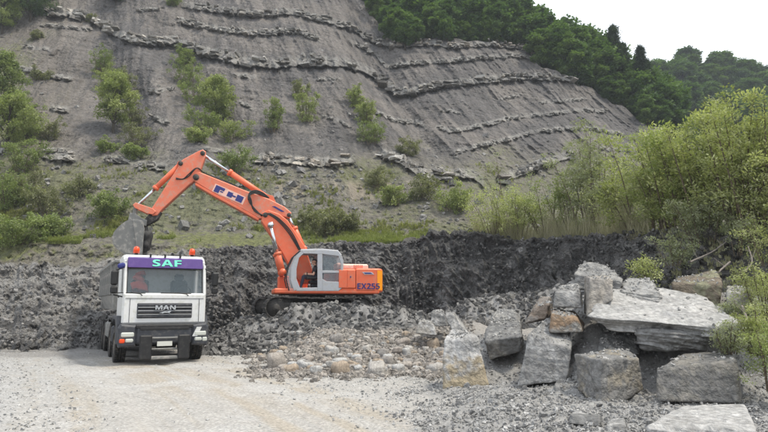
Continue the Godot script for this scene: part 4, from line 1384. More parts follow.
func build_excavator() -> void:
	var spot := at(311, 302, 26.4)
	spot.y = 1.0
	var turn := PI + deg_to_rad(13.0)
	ex = thing("excavator", "orange tracked excavator with two-piece boom loading the truck", "excavator", spot, turn)
	ex_up = ex.transform
	var st: SurfaceTool
	# undercarriage, turned a little more than the upper body
	var low := Basis(Vector3.UP, deg_to_rad(9.0))
	st = tool_()
	cbox(st, Vector3(0, 0.62, 0), Vector3(2.2, 0.42, 1.7), 0.05, low)
	bar(st, Vector3(0, 0.75, 0), Vector3(0, 1.06, 0), 0.62, -1, 24)
	done("car_body", st, M.track, ex)
	for s in [-1, 1]:
		var tr := Node3D.new()
		tr.name = "track"
		ex.add_child(tr, true)
		tr.transform = Transform3D(low, low * Vector3(0, 0, s * 1.3))
		# the loop of shoes: sagging top run
		var loop := []
		var LX := 1.85
		var R := 0.42
		for k in 26: loop.append(Vector2(lerpf(-LX, LX, k / 26.0), 0.9 - 0.05 * sin(PI * k / 26.0) + 0.015 * sin(k * 1.9)))
		for k in 9: loop.append(Vector2(LX, 0.47) + R * 1.02 * Vector2(sin(PI * k / 9.0), cos(PI * k / 9.0)))
		for k in 26: loop.append(Vector2(lerpf(LX, -LX, k / 26.0), 0.05))
		for k in 9: loop.append(Vector2(-LX, 0.47) - R * 1.02 * Vector2(sin(PI * k / 9.0), cos(PI * k / 9.0)))
		var chain := tool_()
		for k in loop.size():
			var a: Vector2 = loop[k]
			var b: Vector2 = loop[(k + 1) % loop.size()]
			var m := (a + b) / 2.0
			var ang := (b - a).angle()
			var rot := Basis.from_euler(Vector3(0, 0, ang))
			cbox(chain, Vector3(m.x, m.y, 0), Vector3((b - a).length() * 0.96, 0.045, 0.6), 0.008, rot)
			cbox(chain, Vector3(m.x, m.y, 0) + rot * Vector3(0, 0.035, 0), Vector3(0.03, 0.04, 0.6), 0.006, rot)
		var ch := done("track_shoes", chain, M.track, tr)
		ch.set_meta("kind", "stuff")
		st = tool_()
		cbox(st, Vector3(0, 0.5, 0), Vector3(3.2, 0.36, 0.36), 0.06)
		done("track_frame", st, M.track, tr)
		for x in [-LX, LX]:
			st = tool_(true)
			var zz := Vector3(0, 0, 0.2)
			bar(st, Vector3(x, 0.47, 0) - zz, Vector3(x, 0.47, 0) + zz, 0.37, -1, 22)
			bar(st, Vector3(x, 0.47, 0) - zz * 1.3, Vector3(x, 0.47, 0) + zz * 1.3, 0.16, -1, 14)
			done("sprocket" if x < 0 else "idler", st, M.track, tr)
		for k in 7:
			st = tool_(true)
			bar(st, Vector3(-1.35 + k * 0.45, 0.22, -0.17), Vector3(-1.35 + k * 0.45, 0.22, 0.17), 0.13, -1, 14)
			done("roller", st, M.track, tr)
	# upper platform
	st = tool_()
	cbox(st, Vector3(-0.55, 1.15, 0), Vector3(4.4, 0.22, 2.72), 0.05)
	done("platform", st, M.orange, ex)
	st = tool_()
	cbox(st, Vector3(-0.6, 1.05, 0), Vector3(3.9, 0.12, 2.3), 0.03)
	done("platform_underside", st, M.track, ex)
	# engine house behind the cab
	st = tool_()
	cbox(st, Vector3(-1.36, 1.66, -0.72), Vector3(0.72, 0.86, 1.3), 0.05)
	cbox(st, Vector3(-1.35, 1.62, 0.75), Vector3(2.3, 0.8, 1.2), 0.05)
	var house := done("engine_house", st, M.orange, ex)
	for k in 2:
		st = tool_()
		cbox(st, Vector3(-1.17 - k * 0.37, 1.66, -1.375), Vector3(0.34, 0.74, 0.03), 0.012)
		done("side_door", st, M.orange, house)
	st = tool_()
	cbox(st, Vector3(-1.5, 1.75, -1.4), Vector3(0.05, 0.07, 0.03), 0.01)
	done("latch", st, M.blue, house)
	st = tool_()
	cbox(st, Vector3(-1.72, 2.2, -0.25), Vector3(1.25, 0.24, 1.5), 0.06)
	cbox(st, Vector3(-1.15, 2.22, -0.35), Vector3(0.34, 0.3, 0.9), 0.05)
	var hood := done("engine_hood", st, M.hood, ex)
	for k in 5:
		st = tool_()
		cbox(st, Vector3(-1.72 - k * 0.085, 2.21, -1.005), Vector3(0.04, 0.15, 0.02), 0.006)
		done("vent_slot", st, M.orange, hood)
	st = tool_()
	bar(st, Vector3(-1.95, 2.3, 0.5), Vector3(-1.95, 2.62, 0.5), 0.07, -1, 12)
	done("exhaust_pipe", st, M.black, ex)
	# counterweight with rounded rear corners
	st = tool_()
	var cw := [Vector2(-1.74, -1.36)]
	for k in 7:
		var a := PI / 2 * k / 6.0
		cw.append(Vector2(-2.55 - 0.42 * sin(a), -0.94 - 0.42 * cos(a)))
	for k in 7:
		var a := PI / 2 * k / 6.0
		cw.append(Vector2(-2.55 - 0.42 * cos(a), 0.94 + 0.42 * sin(a)))
	cw.append(Vector2(-1.74, 1.36))
	prism(st, cw, -1.1, -2.12, 0.06, Transform3D(Basis(Vector3(1, 0, 0), Vector3(0, 0, 1), Vector3(0, -1, 0)), Vector3.ZERO))
	var weight := done("counterweight", st, M.orange, ex)
	var face := Transform3D(Basis(Vector3.UP, PI), Vector3.ZERO)
	letters("EX255", 0.24, 0.02, M.blue, weight, Transform3D(Basis(Vector3.UP, PI), Vector3(-2.27, 1.36, -1.368)), "lettering", 1.08)
	st = tool_()
	prism(st, [Vector2(-2.1, 1.86), Vector2(-2.0, 1.96), Vector2(-2.42, 1.96), Vector2(-2.52, 1.86)], -1.375, -1.36, 0.0)
	var badge := done("badge", st, M.silver, weight)
	st = tool_()
	prism(st, [Vector2(-2.13, 1.88), Vector2(-2.06, 1.94), Vector2(-2.36, 1.94), Vector2(-2.45, 1.88)], -1.382, -1.37, 0.0)
	done("badge_bar", st, M.blue, badge)
	st = tool_()
	for k in 3:
		var a0 := PI / 2 * (k + 1) / 6.0
		var a1 := PI / 2 * (k + 2.0) / 6.0
		var p0 := Vector3(-2.55 - 0.43 * sin(a0), 0, -0.94 - 0.43 * cos(a0))
		var p1 := Vector3(-2.55 - 0.43 * sin(a1), 0, -0.94 - 0.43 * cos(a1))
		quad(st, p0 + Vector3(0, 1.2, 0), p0 + Vector3(0, 2.04, 0), p1 + Vector3(0, 2.04, 0), p1 + Vector3(0, 1.2, 0))
	done("yellow_strip", st, M.yellow, weight)  # bright yellow strip round the counterweight's rear corner
	st = tool_()
	pipe(st, [Vector3(-1.0, 2.1, 1.2), Vector3(-1.0, 2.45, 1.2), Vector3(0.3, 2.45, 1.2), Vector3(0.3, 1.3, 1.2)], 0.02, -1, 6)
	done("handrail", st, M.black, ex)
	# far side box with tool locker
	st = tool_()
	cbox(st, Vector3(0.75, 1.55, 0.95), Vector3(1.3, 0.6, 0.75), 0.05)
	done("tool_box", st, M.orange, ex)
	build_cab()
	build_boom()

func build_cab() -> void:
	var zl := -1.38
	var zr := -0.36
	var cab := Node3D.new()
	cab.name = "cab"
	ex.add_child(cab, true)
	# side frame pieces, each an outline carried through the frame's thickness; the same on both sides
	var frame := {
		"front_post": [[294, 291], [290.5, 280], [291, 268], [296, 255], [301, 250], [303.5, 253.5], [299, 258], [296.5, 269], [296.5, 279], [300, 288]],
		"roof_rail": [[301, 250], [322, 249.6], [338, 251], [342, 256], [338, 256], [322, 254], [303.5, 253.5]],
		"door_post": [[317.5, 253.8], [322.5, 254], [322.5, 291], [317.5, 291]],
		"rear_post": [[338.5, 256], [342, 256], [343.5, 262], [343, 282], [340.5, 282], [341, 264]],
		"window_rail": [[322.5, 270.5], [341, 270.8], [341, 273], [322.5, 273]],
		"sill": [[297, 288], [317.5, 287.5], [317.5, 291], [296, 291]],
		"lower_panel": [[322.5, 279], [327, 281.5], [343, 282], [342, 288], [338.5, 291], [322.5, 291]]}
	for k in frame:
		for z in [[zl, zl + 0.07], [zr - 0.07, zr]]:
			var st := tool_()
			prism(st, bps(frame[k], zl), z[0], z[1], 0.012)
			done(k, st, M.cabgrey, cab)
	var st2 := tool_()
	prism(st2, bps([[299, 250.6], [302, 249], [322, 248.6], [338, 250], [342, 254.5], [341, 256.2], [337.5, 252.5], [322, 251], [302.5, 251.4]], zl), zl + 0.03, zr - 0.03, 0.02)
	done("roof", st2, M.cabgrey, cab)
	var fl := bp(296, 290.5, zl)
	var rl := bp(341, 290.5, zl)
	st2 = tool_()
	cbox(st2, Vector3((fl.x + rl.x) / 2, fl.y - 0.02, (zl + zr) / 2), Vector3(fl.x - rl.x, 0.06, zr - zl - 0.1), 0.01)
	done("cab_floor", st2, M.rubber, cab)
	st2 = tool_()
	var w := bps([[342, 257], [343, 264], [342.6, 289], [340, 289], [340.4, 258]], zl)
	prism(st2, [w[2], w[3], bp(340.2, 272, zl), bp(343, 272, zl)], zl + 0.08, zr - 0.08, 0.01)
	done("rear_wall", st2, M.cabgrey, cab)
	# glass
	var panes := {"rear_window": [[323, 254.3], [338, 255.8], [341, 264], [341, 270.6], [323, 270.4]], "lower_window": [[323, 273.2], [341, 273.2], [341, 281.8], [327.5, 281.2], [323, 279]]}
	for k in panes:
		for z in [zl + 0.03, zr - 0.035]:
			st2 = tool_()
			prism(st2, bps(panes[k], zl), z, z + 0.006, 0.0)
			done(k, st2, M.glass, cab)
	st2 = tool_()
	var fr := bps([[300.5, 250.5], [293.5, 256.5], [287.8, 268], [286.2, 279], [289, 290.5]], zl)
	for k in fr.size() - 1:
		quad(st2, Vector3(fr[k].x, fr[k].y, zl + 0.02), Vector3(fr[k + 1].x, fr[k + 1].y, zl + 0.02), Vector3(fr[k + 1].x, fr[k + 1].y, zr - 0.02), Vector3(fr[k].x, fr[k].y, zr - 0.02))
	done("windscreen", st2, M.glass_clear, cab)
	st2 = tool_()
	for z in [zl + 0.01, zr - 0.01]:
		pipe(st2, fr.map(func(q): return Vector3(q.x, q.y, z)), 0.028, -1, 6)
	done("windscreen_seal", st2, M.rubber, cab)
	for z in [zl + 0.015, zr - 0.03]:
		st2 = tool_()
		prism(st2, bps([[300, 250.5], [293.5, 257], [288, 268], [286.5, 279], [289, 290.5], [294, 291], [290.5, 280], [291, 268], [296, 255]], zl), z, z + 0.008, 0.0)
		done("quarter_glass", st2, M.glass_clear, cab)
	# seat, levers and console
	var hip := bp(314.5, 281, -0.88)
	st2 = tool_()
	cbox(st2, Vector3(hip.x, hip.y - 0.05, -0.88), Vector3(0.5, 0.14, 0.5), 0.05)
	cbox(st2, Vector3(hip.x - 0.32, hip.y + 0.32, -0.88), Vector3(0.13, 0.72, 0.48), 0.05, Basis.from_euler(Vector3(0, 0, 0.12)))
	cbox(st2, Vector3(hip.x - 0.02, hip.y - 0.25, -0.88), Vector3(0.36, 0.28, 0.36), 0.03)
	done("seat", st2, M.dark_cloth, cab)
	for z in [-1.16, -0.6]:
		st2 = tool_()
		cbox(st2, Vector3(hip.x + 0.12, hip.y + 0.12, z), Vector3(0.5, 0.12, 0.12), 0.03)
		bar(st2, Vector3(hip.x + 0.32, hip.y + 0.16, z), Vector3(hip.x + 0.36, hip.y + 0.36, z), 0.018, -1, 7)
		done("control_lever", st2, M.rubber, cab)
	st2 = tool_()
	cbox(st2, Vector3(hip.x + 0.85, hip.y + 0.02, -0.6), Vector3(0.2, 0.66, 0.3), 0.04)
	done("console", st2, M.rubber, cab)

func build_boom() -> void:
	var z0 := 0.05
	var st := tool_()
	# lower boom, its foot between cab and tool box
	prism(st, bps([[262, 214], [268, 211], [279, 215], [287, 221], [305, 248], [312, 272], [309, 284], [300, 284], [292, 272], [281, 252], [261, 222]], z0), z0 - 0.33, z0 + 0.33, 0.03)
	done("lower_boom", st, M.orange, ex)
	# upper boom with the horn at its back
	st = tool_()
	prism(st, bps([[193.5, 177], [196, 173.5], [200, 173.2], [222, 182], [248, 192.6], [268, 199.5], [284, 207.5], [291, 213.5], [289.5, 219], [281, 217], [270, 215.5], [265, 219], [259.5, 219.5], [240, 208.5], [215, 195], [197, 184], [193.5, 181]], z0), z0 - 0.27, z0 + 0.27, 0.03)
	var ub := done("upper_boom", st, M.orange_worn, ex)
	# bottom flange, a darker plate
	st = tool_()
	prism(st, bps([[196, 184], [215, 195], [240, 208.5], [259, 219.3], [258, 221.2], [239, 210.6], [214, 197], [195.5, 186]], z0), z0 - 0.29, z0 + 0.29, 0.005)
	done("flange", st, M.orange, ub)
	# maker's mark: blue blocks on a pale strip
	var a := b3(214.5, 187.8, z0 - 0.27)
	var b := b3(243.5, 200.6, z0 - 0.27)
	var u := (b - a)
	u.z = 0
	var len_ := u.length()
	var ang := atan2(u.y, -u.x)
	var rot := Basis(Vector3.UP, PI) * Basis.from_euler(Vector3(0, 0, ang))
	var mark := Transform3D(rot, (a + b) / 2.0 + Vector3(0, 0, -0.004))
	st = tool_()
	cbox(st, Vector3.ZERO, Vector3(len_ * 1.06, 0.36, 0.012), 0.003)
	var strip := done("logo_strip", st, M.hood, ub)
	strip.transform = mark
	var L := len_
	var blocks := [[-0.40, 0.0, 0.17, 0.3], [-0.245, 0.085, 0.14, 0.13], [-0.245, -0.04, 0.1, 0.05], [0.03, 0.0, 0.17, 0.22], [0.175, 0.0, 0.12, 0.07], [0.36, 0.0, 0.22, 0.28]]
	st = tool_()
	for q in blocks: cbox(st, Vector3(q[0] * L, q[1], 0.01), Vector3(q[2] * L, q[3], 0.012), 0.003)
	done("logo", st, M.blue, strip)
	# plate on the horn
	st = tool_()
	prism(st, bps([[272, 206.4], [275, 206.2], [284.5, 211.6], [281.5, 211.9]], z0 - 0.27), z0 - 0.285, z0 - 0.268, 0.0)
	done("name_plate", st, M.blue, ub)
	# pins
	for q in [[265, 216, 0.36, 0.11], [196.5, 178.5, 0.33, 0.13], [288.5, 216, 0.33, 0.09], [270.5, 225.5, 0.4, 0.09]]:
		st = tool_(true)
		var p := b3(q[0], q[1], z0)
		bar(st, p - Vector3(0, 0, q[2]), p + Vector3(0, 0, q[2]), q[3], -1, 14)
		done("pin", st, M.track, ex)
	# dipper arm
	st = tool_()
	prism(st, bps([[206, 152.5], [203, 150.5], [199, 152], [184, 160], [179.5, 163.5], [178.5, 168], [172, 178], [155, 205], [150.5, 211.5], [153, 216.5], [158, 216], [163, 210], [189, 186], [194.5, 182], [199, 176], [205.5, 158]], z0), z0 - 0.2, z0 + 0.2, 0.025)
	var dip := done("dipper_arm", st, M.orange_worn, ex)
	st = tool_()
	prism(st, bps([[152, 212], [158, 210], [162, 213], [158, 220], [149, 225], [144, 227], [143, 222]], z0), z0 - 0.17, z0 + 0.17, 0.02)
	done("arm_tip", st, M.track, dip)
	for q in [[203, 154.5], [181, 164.5], [153.5, 212.5]]:
		st = tool_(true)
		var p := b3(q[0], q[1], z0)
		bar(st, p - Vector3(0, 0, 0.25), p + Vector3(0, 0, 0.25), 0.1, -1, 14)
		done("pin", st, M.track, dip)
	# arm cylinder above the upper boom, with its lug
	cylinder_set(ex, b3(270, 199.5, z0), b3(203, 154.5, z0), 0.125, 0.62, "arm_cylinder")
	st = tool_()
	for s in [-1, 1]: prism(st, bps([[262, 197], [266, 195], [273, 196.5], [276, 204], [268, 200.5]], z0), z0 + s * 0.14, z0 + s * 0.2, 0.005)
	done("cylinder_lug", st, M.orange, ub)
	# boom cylinders at both sides, positioner at the back, bucket cylinder on the arm
	for z in [-0.42, 0.52]:
		cylinder_set(ex, b3(282.5, 272, -0.42) * Vector3(1, 1, 0) + Vector3(0, 0, z), b3(270.5, 225.5, z0 - 0.33) * Vector3(1, 1, 0) + Vector3(0, 0, z), 0.13, 0.42, "boom_cylinder")
	cylinder_set(ex, b3(303.5, 249, z0), b3(288.5, 216, z0), 0.135, 0.66, "positioner_cylinder")
	cylinder_set(ex, b3(180.5, 164.5, z0), b3(137, 206, z0), 0.115, 0.6, "bucket_cylinder")
	# links
	st = tool_()
	for s in [-1, 1]: prism(st, bps([[134, 206], [136.5, 203.5], [154, 209.5], [157, 212.5], [154, 215.5], [148, 214.5], [136, 209]], z0), z0 + s * 0.22, z0 + s * 0.3, 0.015)
	done("link_arm", st, M.orange_worn, ex)
	st = tool_()
	prism(st, bps([[134.5, 205], [138, 205], [136, 221], [131.5, 221]], z0), z0 - 0.12, z0 + 0.12, 0.02)
	done("bucket_link", st, M.steel, ex)
	# hoses
	for k in 3:
		st = tool_(true)
		var o := k * 1.3
		pipe(st, curve([b3(262 + o, 216, z0 - 0.3), b3(254, 208 + o, z0 - 0.42), b3(248.5 + o, 200, z0 - 0.45), b3(250, 192.5 + o, z0 - 0.42), b3(256, 190.5 + o, z0 - 0.35), b3(263, 193 + o, z0 - 0.25), b3(269, 198, z0 - 0.2)]), 0.03, -1, 7)
		done("hose", st, M.rubber, ub)
	for k in 2:
		st = tool_(true)
		pipe(st, curve([b3(249, 193.5, z0 - 0.1 + k * 0.12), b3(230, 184 - k, z0 - 0.1 + k * 0.12), b3(205, 173, z0 - 0.1 + k * 0.12), b3(197, 168, z0 - 0.32), b3(189, 174 + k * 2, z0 - 0.3), b3(183, 179, z0 - 0.25), b3(176, 178 + k, z0 - 0.22)]), 0.026, -1, 7)
		done("hose", st, M.rubber, ub)
	for k in 3:
		st = tool_(true)
		var q := k * 1.8
		pipe(st, curve([b3(266 + q, 213, z0 - 0.34), b3(276 + q, 219, z0 - 0.36), b3(288 + q, 232, z0 - 0.36), b3(299 + q * 0.5, 250, z0 - 0.36)]), 0.024, -1, 7)
		done("hose", st, M.rubber, ex)
	# bucket: two side plates and a curved shell between them
	var outline := [[131, 219.5], [126, 222], [120, 226.5], [115, 232], [112.8, 238], [114.3, 244], [118, 248.5], [125, 253], [134.5, 257], [141, 258.5]]
	var bw := 0.62
	var pts := bps(outline, z0 - bw)
	var plate := pts + bps([[142.5, 250], [143.5, 238], [144.5, 229], [143, 221], [137, 219]], z0 - bw)
	var bk := Node3D.new()
	bk.name = "bucket"
	ex.add_child(bk, true)
	for s in [-1, 1]:
		st = tool_()
		prism(st, plate, z0 + s * bw, z0 + s * (bw - 0.05), 0.01)
		var sp := done("side_plate", st, M.steel, bk)
		st = tool_()
		prism(st, bps([[132.5, 220], [142, 221], [144.5, 229], [143.5, 240], [142.2, 259], [136.5, 257.5], [135.5, 240]], z0 - bw), z0 + s * (bw + 0.035), z0 + s * (bw - 0.01), 0.012)
		done("side_cutter", st, M.steel, sp)
	st = tool_()
	for i in range(1, pts.size()):
		var p0: Vector2 = pts[i - 1]
		var p1: Vector2 = pts[i]
		var nrm := Vector2(-(p1 - p0).y, (p1 - p0).x).normalized() * 0.04
		prism(st, [p0 + nrm, p1 + nrm, p1 - nrm, p0 - nrm], z0 - bw + 0.005, z0 + bw - 0.005, 0.0)
	done("shell", st, M.steel, bk)
	for k in 5:
		st = tool_()
		var p := b3(139, 258.5, z0 - bw)
		p.z = z0 + lerpf(-bw + 0.1, bw - 0.1, k / 4.0)
		var dir := (bp(146, 262, z0 - bw) - bp(139, 258.5, z0 - bw)).normalized()
		bar(st, p, p + Vector3(dir.x, dir.y, 0) * 0.3, 0.075, 0.02, 4)
		done("tooth", st, M.steel, bk)
	st = tool_()
	for s in [-1, 1]: prism(st, bps([[129, 222], [131, 213.5], [136, 214], [143, 219], [148, 221], [147, 227], [138, 224]], z0), z0 + s * 0.2, z0 + s * 0.27, 0.012)
	done("bucket_ear", st, M.steel, bk)
	# clay falling out of the bucket's mouth
	var g := RandomNumberGenerator.new()
	g.seed = 5
	var mouth := lump(31.0, 0.9, 10, 0.6, 0.2)
	var cl := obj("clay_lump", mouth, M.stone.duplicate())
	cl.material_override.albedo_color = Color(0.13, 0.128, 0.125).linear_to_srgb()
	cl.transform = ex_up * Transform3D(Basis.from_scale(Vector3(0.75, 1.1, 1.1)), b3(142, 241, z0))
	tag(cl, "dark clay filling the mouth of the raised bucket", "clay")

func curve(pts: Array, per := 5) -> Array:
	var out_ := []
	for i in pts.size() - 1:
		var p0: Vector3 = pts[maxi(i - 1, 0)]
		var p1: Vector3 = pts[i]
		var p2: Vector3 = pts[i + 1]
		var p3: Vector3 = pts[mini(i + 2, pts.size() - 1)]
		for k in per:
			out_.append(p1.cubic_interpolate(p2, p0, p3, float(k) / per))
	out_.append(pts[pts.size() - 1])
	return out_

# ---------- the operator in the cab: one continuous skin over tapered bones
func bones_mesh(bones: Array, cell: float, k: float, st: SurfaceTool) -> void:
	var lo := Vector3.ONE * 1e9
	var hi := -lo
	for b in bones:
		var r := maxf(b[2], b[3]) + cell * 2.0
		lo = lo.min((b[0] as Vector3) - Vector3.ONE * r).min((b[1] as Vector3) - Vector3.ONE * r)
		hi = hi.max((b[0] as Vector3) + Vector3.ONE * r).max((b[1] as Vector3) + Vector3.ONE * r)
	var nx := int((hi.x - lo.x) / cell) + 2
	var ny := int((hi.y - lo.y) / cell) + 2
	var nz := int((hi.z - lo.z) / cell) + 2
	var F := PackedFloat32Array()
	F.resize(nx * ny * nz)
	F.fill(1.0)
	var who := PackedByteArray()
	who.resize(nx * ny * nz)
	var best := PackedFloat32Array()
	best.resize(nx * ny * nz)
	best.fill(1.0)
	for bi in bones.size():
		var b = bones[bi]
		var A: Vector3 = b[0]
		var B: Vector3 = b[1]
		var ra: float = b[2]
		var rb: float = b[3]
		var pad := Vector3.ONE * (maxf(ra, rb) + maxf(k * 2.0, cell * 3.0))
		var i0 := ((A.min(B) - pad - lo) / cell).max(Vector3.ZERO)
		var i1 := ((A.max(B) + pad - lo) / cell).min(Vector3(nx - 1, ny - 1, nz - 1))
		var ab := B - A
		var ll := maxf(ab.length_squared(), 1e-9)
		for z in range(int(i0.z), int(i1.z) + 1):
			for y in range(int(i0.y), int(i1.y) + 1):
				for x in range(int(i0.x), int(i1.x) + 1):
					var p := lo + Vector3(x, y, z) * cell
					var t := clampf((p - A).dot(ab) / ll, 0, 1)
					var d := (p - A - ab * t).length() - lerpf(ra, rb, t)
					var id := (z * ny + y) * nx + x
					var f := F[id]
					var h := clampf(0.5 + 0.5 * (f - d) / k, 0, 1)
					F[id] = lerpf(f, d, h) - k * h * (1.0 - h)
					if d < best[id]:
						best[id] = d
						who[id] = bi
	var vid := {}
	var P := []
	var K := []
	for z in nz - 1:
		for y in ny - 1:
			for x in nx - 1:
				var id := (z * ny + y) * nx + x
				var neg := 0
				for q in 8:
					if F[id + (q & 1) + ((q >> 1) & 1) * nx + (q >> 2) * nx * ny] < 0.0: neg += 1
				if neg == 0 or neg == 8: continue
				var sum := Vector3.ZERO
				var n := 0
				for e in [[0, 1], [2, 3], [4, 5], [6, 7], [0, 2], [1, 3], [4, 6], [5, 7], [0, 4], [1, 5], [2, 6], [3, 7]]:
					var a: int = e[0]
					var b: int = e[1]
					var fa := F[id + (a & 1) + ((a >> 1) & 1) * nx + (a >> 2) * nx * ny]
					var fb := F[id + (b & 1) + ((b >> 1) & 1) * nx + (b >> 2) * nx * ny]
					if (fa < 0.0) != (fb < 0.0):
						var pa := Vector3(a & 1, (a >> 1) & 1, a >> 2)
						var pb := Vector3(b & 1, (b >> 1) & 1, b >> 2)
						sum += pa.lerp(pb, fa / (fa - fb))
						n += 1
				vid[id] = P.size()
				P.append(lo + (Vector3(x, y, z) + sum / n) * cell)
				K.append(bones[who[id]][4])
	for id in vid:
		var x: int = id % nx
		var y: int = (id / nx) % ny
		var z: int = id / (nx * ny)
		var f0 := F[id]
		for ax in 3:
			var step: int = [1, nx, nx * ny][ax]
			var u: int = [nx, nx * ny, 1][ax]
			var w: int = [nx * ny, 1, nx][ax]
			if [y == 0 or z == 0, z == 0 or x == 0, x == 0 or y == 0][ax]: continue
			var f1 := F[id + step]
			if (f0 < 0.0) == (f1 < 0.0): continue
			var q := [id, id - u, id - u - w, id - w]
			if not (vid.has(q[1]) and vid.has(q[2]) and vid.has(q[3])): continue
			var order := [0, 2, 1, 0, 3, 2] if f0 < 0.0 else [0, 1, 2, 0, 2, 3]
			for o in order:
				st.set_color(K[vid[q[o]]])
				st.add_vertex(P[vid[q[o]]])

func build_operator() -> void:
	var hip2 := bp(314, 279.5, -0.88)
	var root := ex_up * Vector3(hip2.x, hip2.y, -0.88)
	var o := MeshInstance3D.new()
	o.name = "person"
	add_child(o, true)
	o.transform = Transform3D(ex_up.basis, root)
	tag(o, "excavator operator in black T-shirt seated in the orange machine's cab", "person")
	var skin := Color(0.5, 0.29, 0.2)
	var shirt := Color(0.018, 0.018, 0.022)
	var jeans := Color(0.03, 0.035, 0.055)
	var hair := Color(0.02, 0.015, 0.012)
	var shoe := Color(0.05, 0.04, 0.035)
	var body := []
	var chest := Vector3(-0.06, 0.40, 0)
	var neck := Vector3(-0.04, 0.57, 0)
	body.append([Vector3(0, 0.08, -0.07), Vector3(0, 0.08, 0.07), 0.115, 0.115, jeans])
	body.append([Vector3(-0.01, 0.12, 0), chest, 0.125, 0.14, shirt])
	body.append([chest + Vector3(0, 0.05, -0.12), chest + Vector3(0, 0.05, 0.12), 0.085, 0.085, shirt])
	body.append([chest + Vector3(0.02, 0.08, 0), neck, 0.075, 0.058, shirt])
	body.append([neck, neck + Vector3(0.02, 0.07, 0), 0.055, 0.055, skin])
	for s in [-1, 1]:
		var sh := Vector3(-0.05, 0.46, s * 0.19)
		var el := Vector3(0.06, 0.2, s * 0.27)
		var wr := Vector3(0.30, 0.22, s * 0.26)
		body.append([sh, sh.lerp(el, 0.55), 0.062, 0.055, shirt])
		body.append([sh.lerp(el, 0.55), el, 0.045, 0.042, skin])
		body.append([el, wr, 0.043, 0.03, skin])
		var kn := Vector3(0.44, 0.12, s * 0.14)
		var an := Vector3(0.56, -0.33, s * 0.13)
		body.append([Vector3(0.03, 0.07, s * 0.09), kn, 0.095, 0.065, jeans])
		body.append([kn, an, 0.062, 0.045, jeans])
		body.append([an + Vector3(-0.04, -0.04, 0), an + Vector3(0.17, -0.06, s * 0.02), 0.048, 0.038, shoe])
	var st := tool_(true)
	bones_mesh(body, 0.017, 0.03, st)
	# head with face and hair
	var h := neck + Vector3(0.035, 0.16, 0)
	var head := [[h + Vector3(-0.015, 0.035, 0), h + Vector3(0.01, 0.03, 0), 0.088, 0.085, skin],
		[h + Vector3(0.03, -0.05, 0), h + Vector3(0.06, -0.06, 0), 0.06, 0.042, skin],
		[h + Vector3(0.085, 0.015, 0), h + Vector3(0.108, -0.015, 0), 0.012, 0.016, skin],
		[h + Vector3(0.088, -0.048, -0.018), h + Vector3(0.088, -0.048, 0.018), 0.011, 0.011, Color(0.4, 0.18, 0.14)],
		[h + Vector3(-0.03, 0.06, 0), h + Vector3(0.02, 0.075, 0), 0.088, 0.075, hair],
		[h + Vector3(-0.05, 0.0, 0), h + Vector3(-0.05, 0.04, 0), 0.062, 0.075, hair]]
	for s in [-1, 1]:
		head.append([h + Vector3(0.082, 0.018, s * 0.032), h + Vector3(0.083, 0.018, s * 0.034), 0.011, 0.011, Color(0.12, 0.09, 0.08)])
		head.append([h + Vector3(0.0, 0.0, s * 0.088), h + Vector3(-0.01, 0.03, s * 0.093), 0.014, 0.017, skin])
	bones_mesh(head, 0.007, 0.012, st)
	# hands closed round the levers
	for s in [-1, 1]:
		var wr := Vector3(0.30, 0.22, s * 0.26)
		var palm := wr + Vector3(0.075, 0.005, 0)
		var hand := [[wr - Vector3(0.03, 0, 0), wr + Vector3(0.02, 0.0, 0), 0.03, 0.026, skin], [wr, palm + Vector3(0, 0.02, 0), 0.026, 0.022, skin], [wr, palm - Vector3(0, 0.022, 0), 0.026, 0.02, skin]]
		for f in 4:
			var y := 0.032 - f * 0.021
			var l: float = [0.032, 0.036, 0.033, 0.026][f]
			var k1 := palm + Vector3(0.01, y, s * 0.012)
			var k2 := k1 + Vector3(l, 0.004, -s * 0.004)
			var k3 := k2 + Vector3(0.004, -0.004, -s * 0.028)
			hand.append([k1, k2, 0.0095, 0.009, skin])
			hand.append([k2, k3, 0.009, 0.0085, skin])
			hand.append([k3, k3 + Vector3(-0.02, -0.003, -s * 0.006), 0.0085, 0.008, skin])
		var t1 := wr + Vector3(0.035, 0.03, -s * 0.014)
		hand.append([t1, t1 + Vector3(0.03, 0.018, -s * 0.018), 0.012, 0.0105, skin])
		hand.append([t1 + Vector3(0.03, 0.018, -s * 0.018), t1 + Vector3(0.055, 0.01, -s * 0.024), 0.0105, 0.009, skin])
		bones_mesh(hand, 0.005, 0.006, st)
	st.generate_normals()
	o.mesh = st.commit()
	o.material_override = M.skin

# ---------- plants
func leaf_clump(n: int, len_: float, wide: float, seed_: int, spread := 1.0, droop := 0.3) -> ArrayMesh:
	var g := RandomNumberGenerator.new()
	g.seed = seed_
	var st := tool_()
	for k in n:
		var c := Vector3(g.randf_range(-1, 1), g.randf_range(-0.8, 0.8), g.randf_range(-1, 1)) * spread
		var d := Vector3(g.randf_range(-1, 1), g.randf_range(-0.5 - droop, 0.6), g.randf_range(-1, 1)).normalized()
		var s := d.cross(Vector3(g.randf_range(-0.4, 0.4), 1, g.randf_range(-0.4, 0.4))).normalized()
		var up := s.cross(d)
		var l := len_ * g.randf_range(0.7, 1.2)
		var w := wide * g.randf_range(0.8, 1.2)
		var t := g.randf_range(0.75, 1.2)
		st.set_color(Color(t, t, t * g.randf_range(0.85, 1.1)))
		tri(st, c, c + d * l * 0.5 + s * w + up * w * 0.35, c + d * l)
		tri(st, c, c + d * l, c + d * l * 0.5 - s * w + up * w * 0.35)
	st.generate_normals()
	return st.commit()

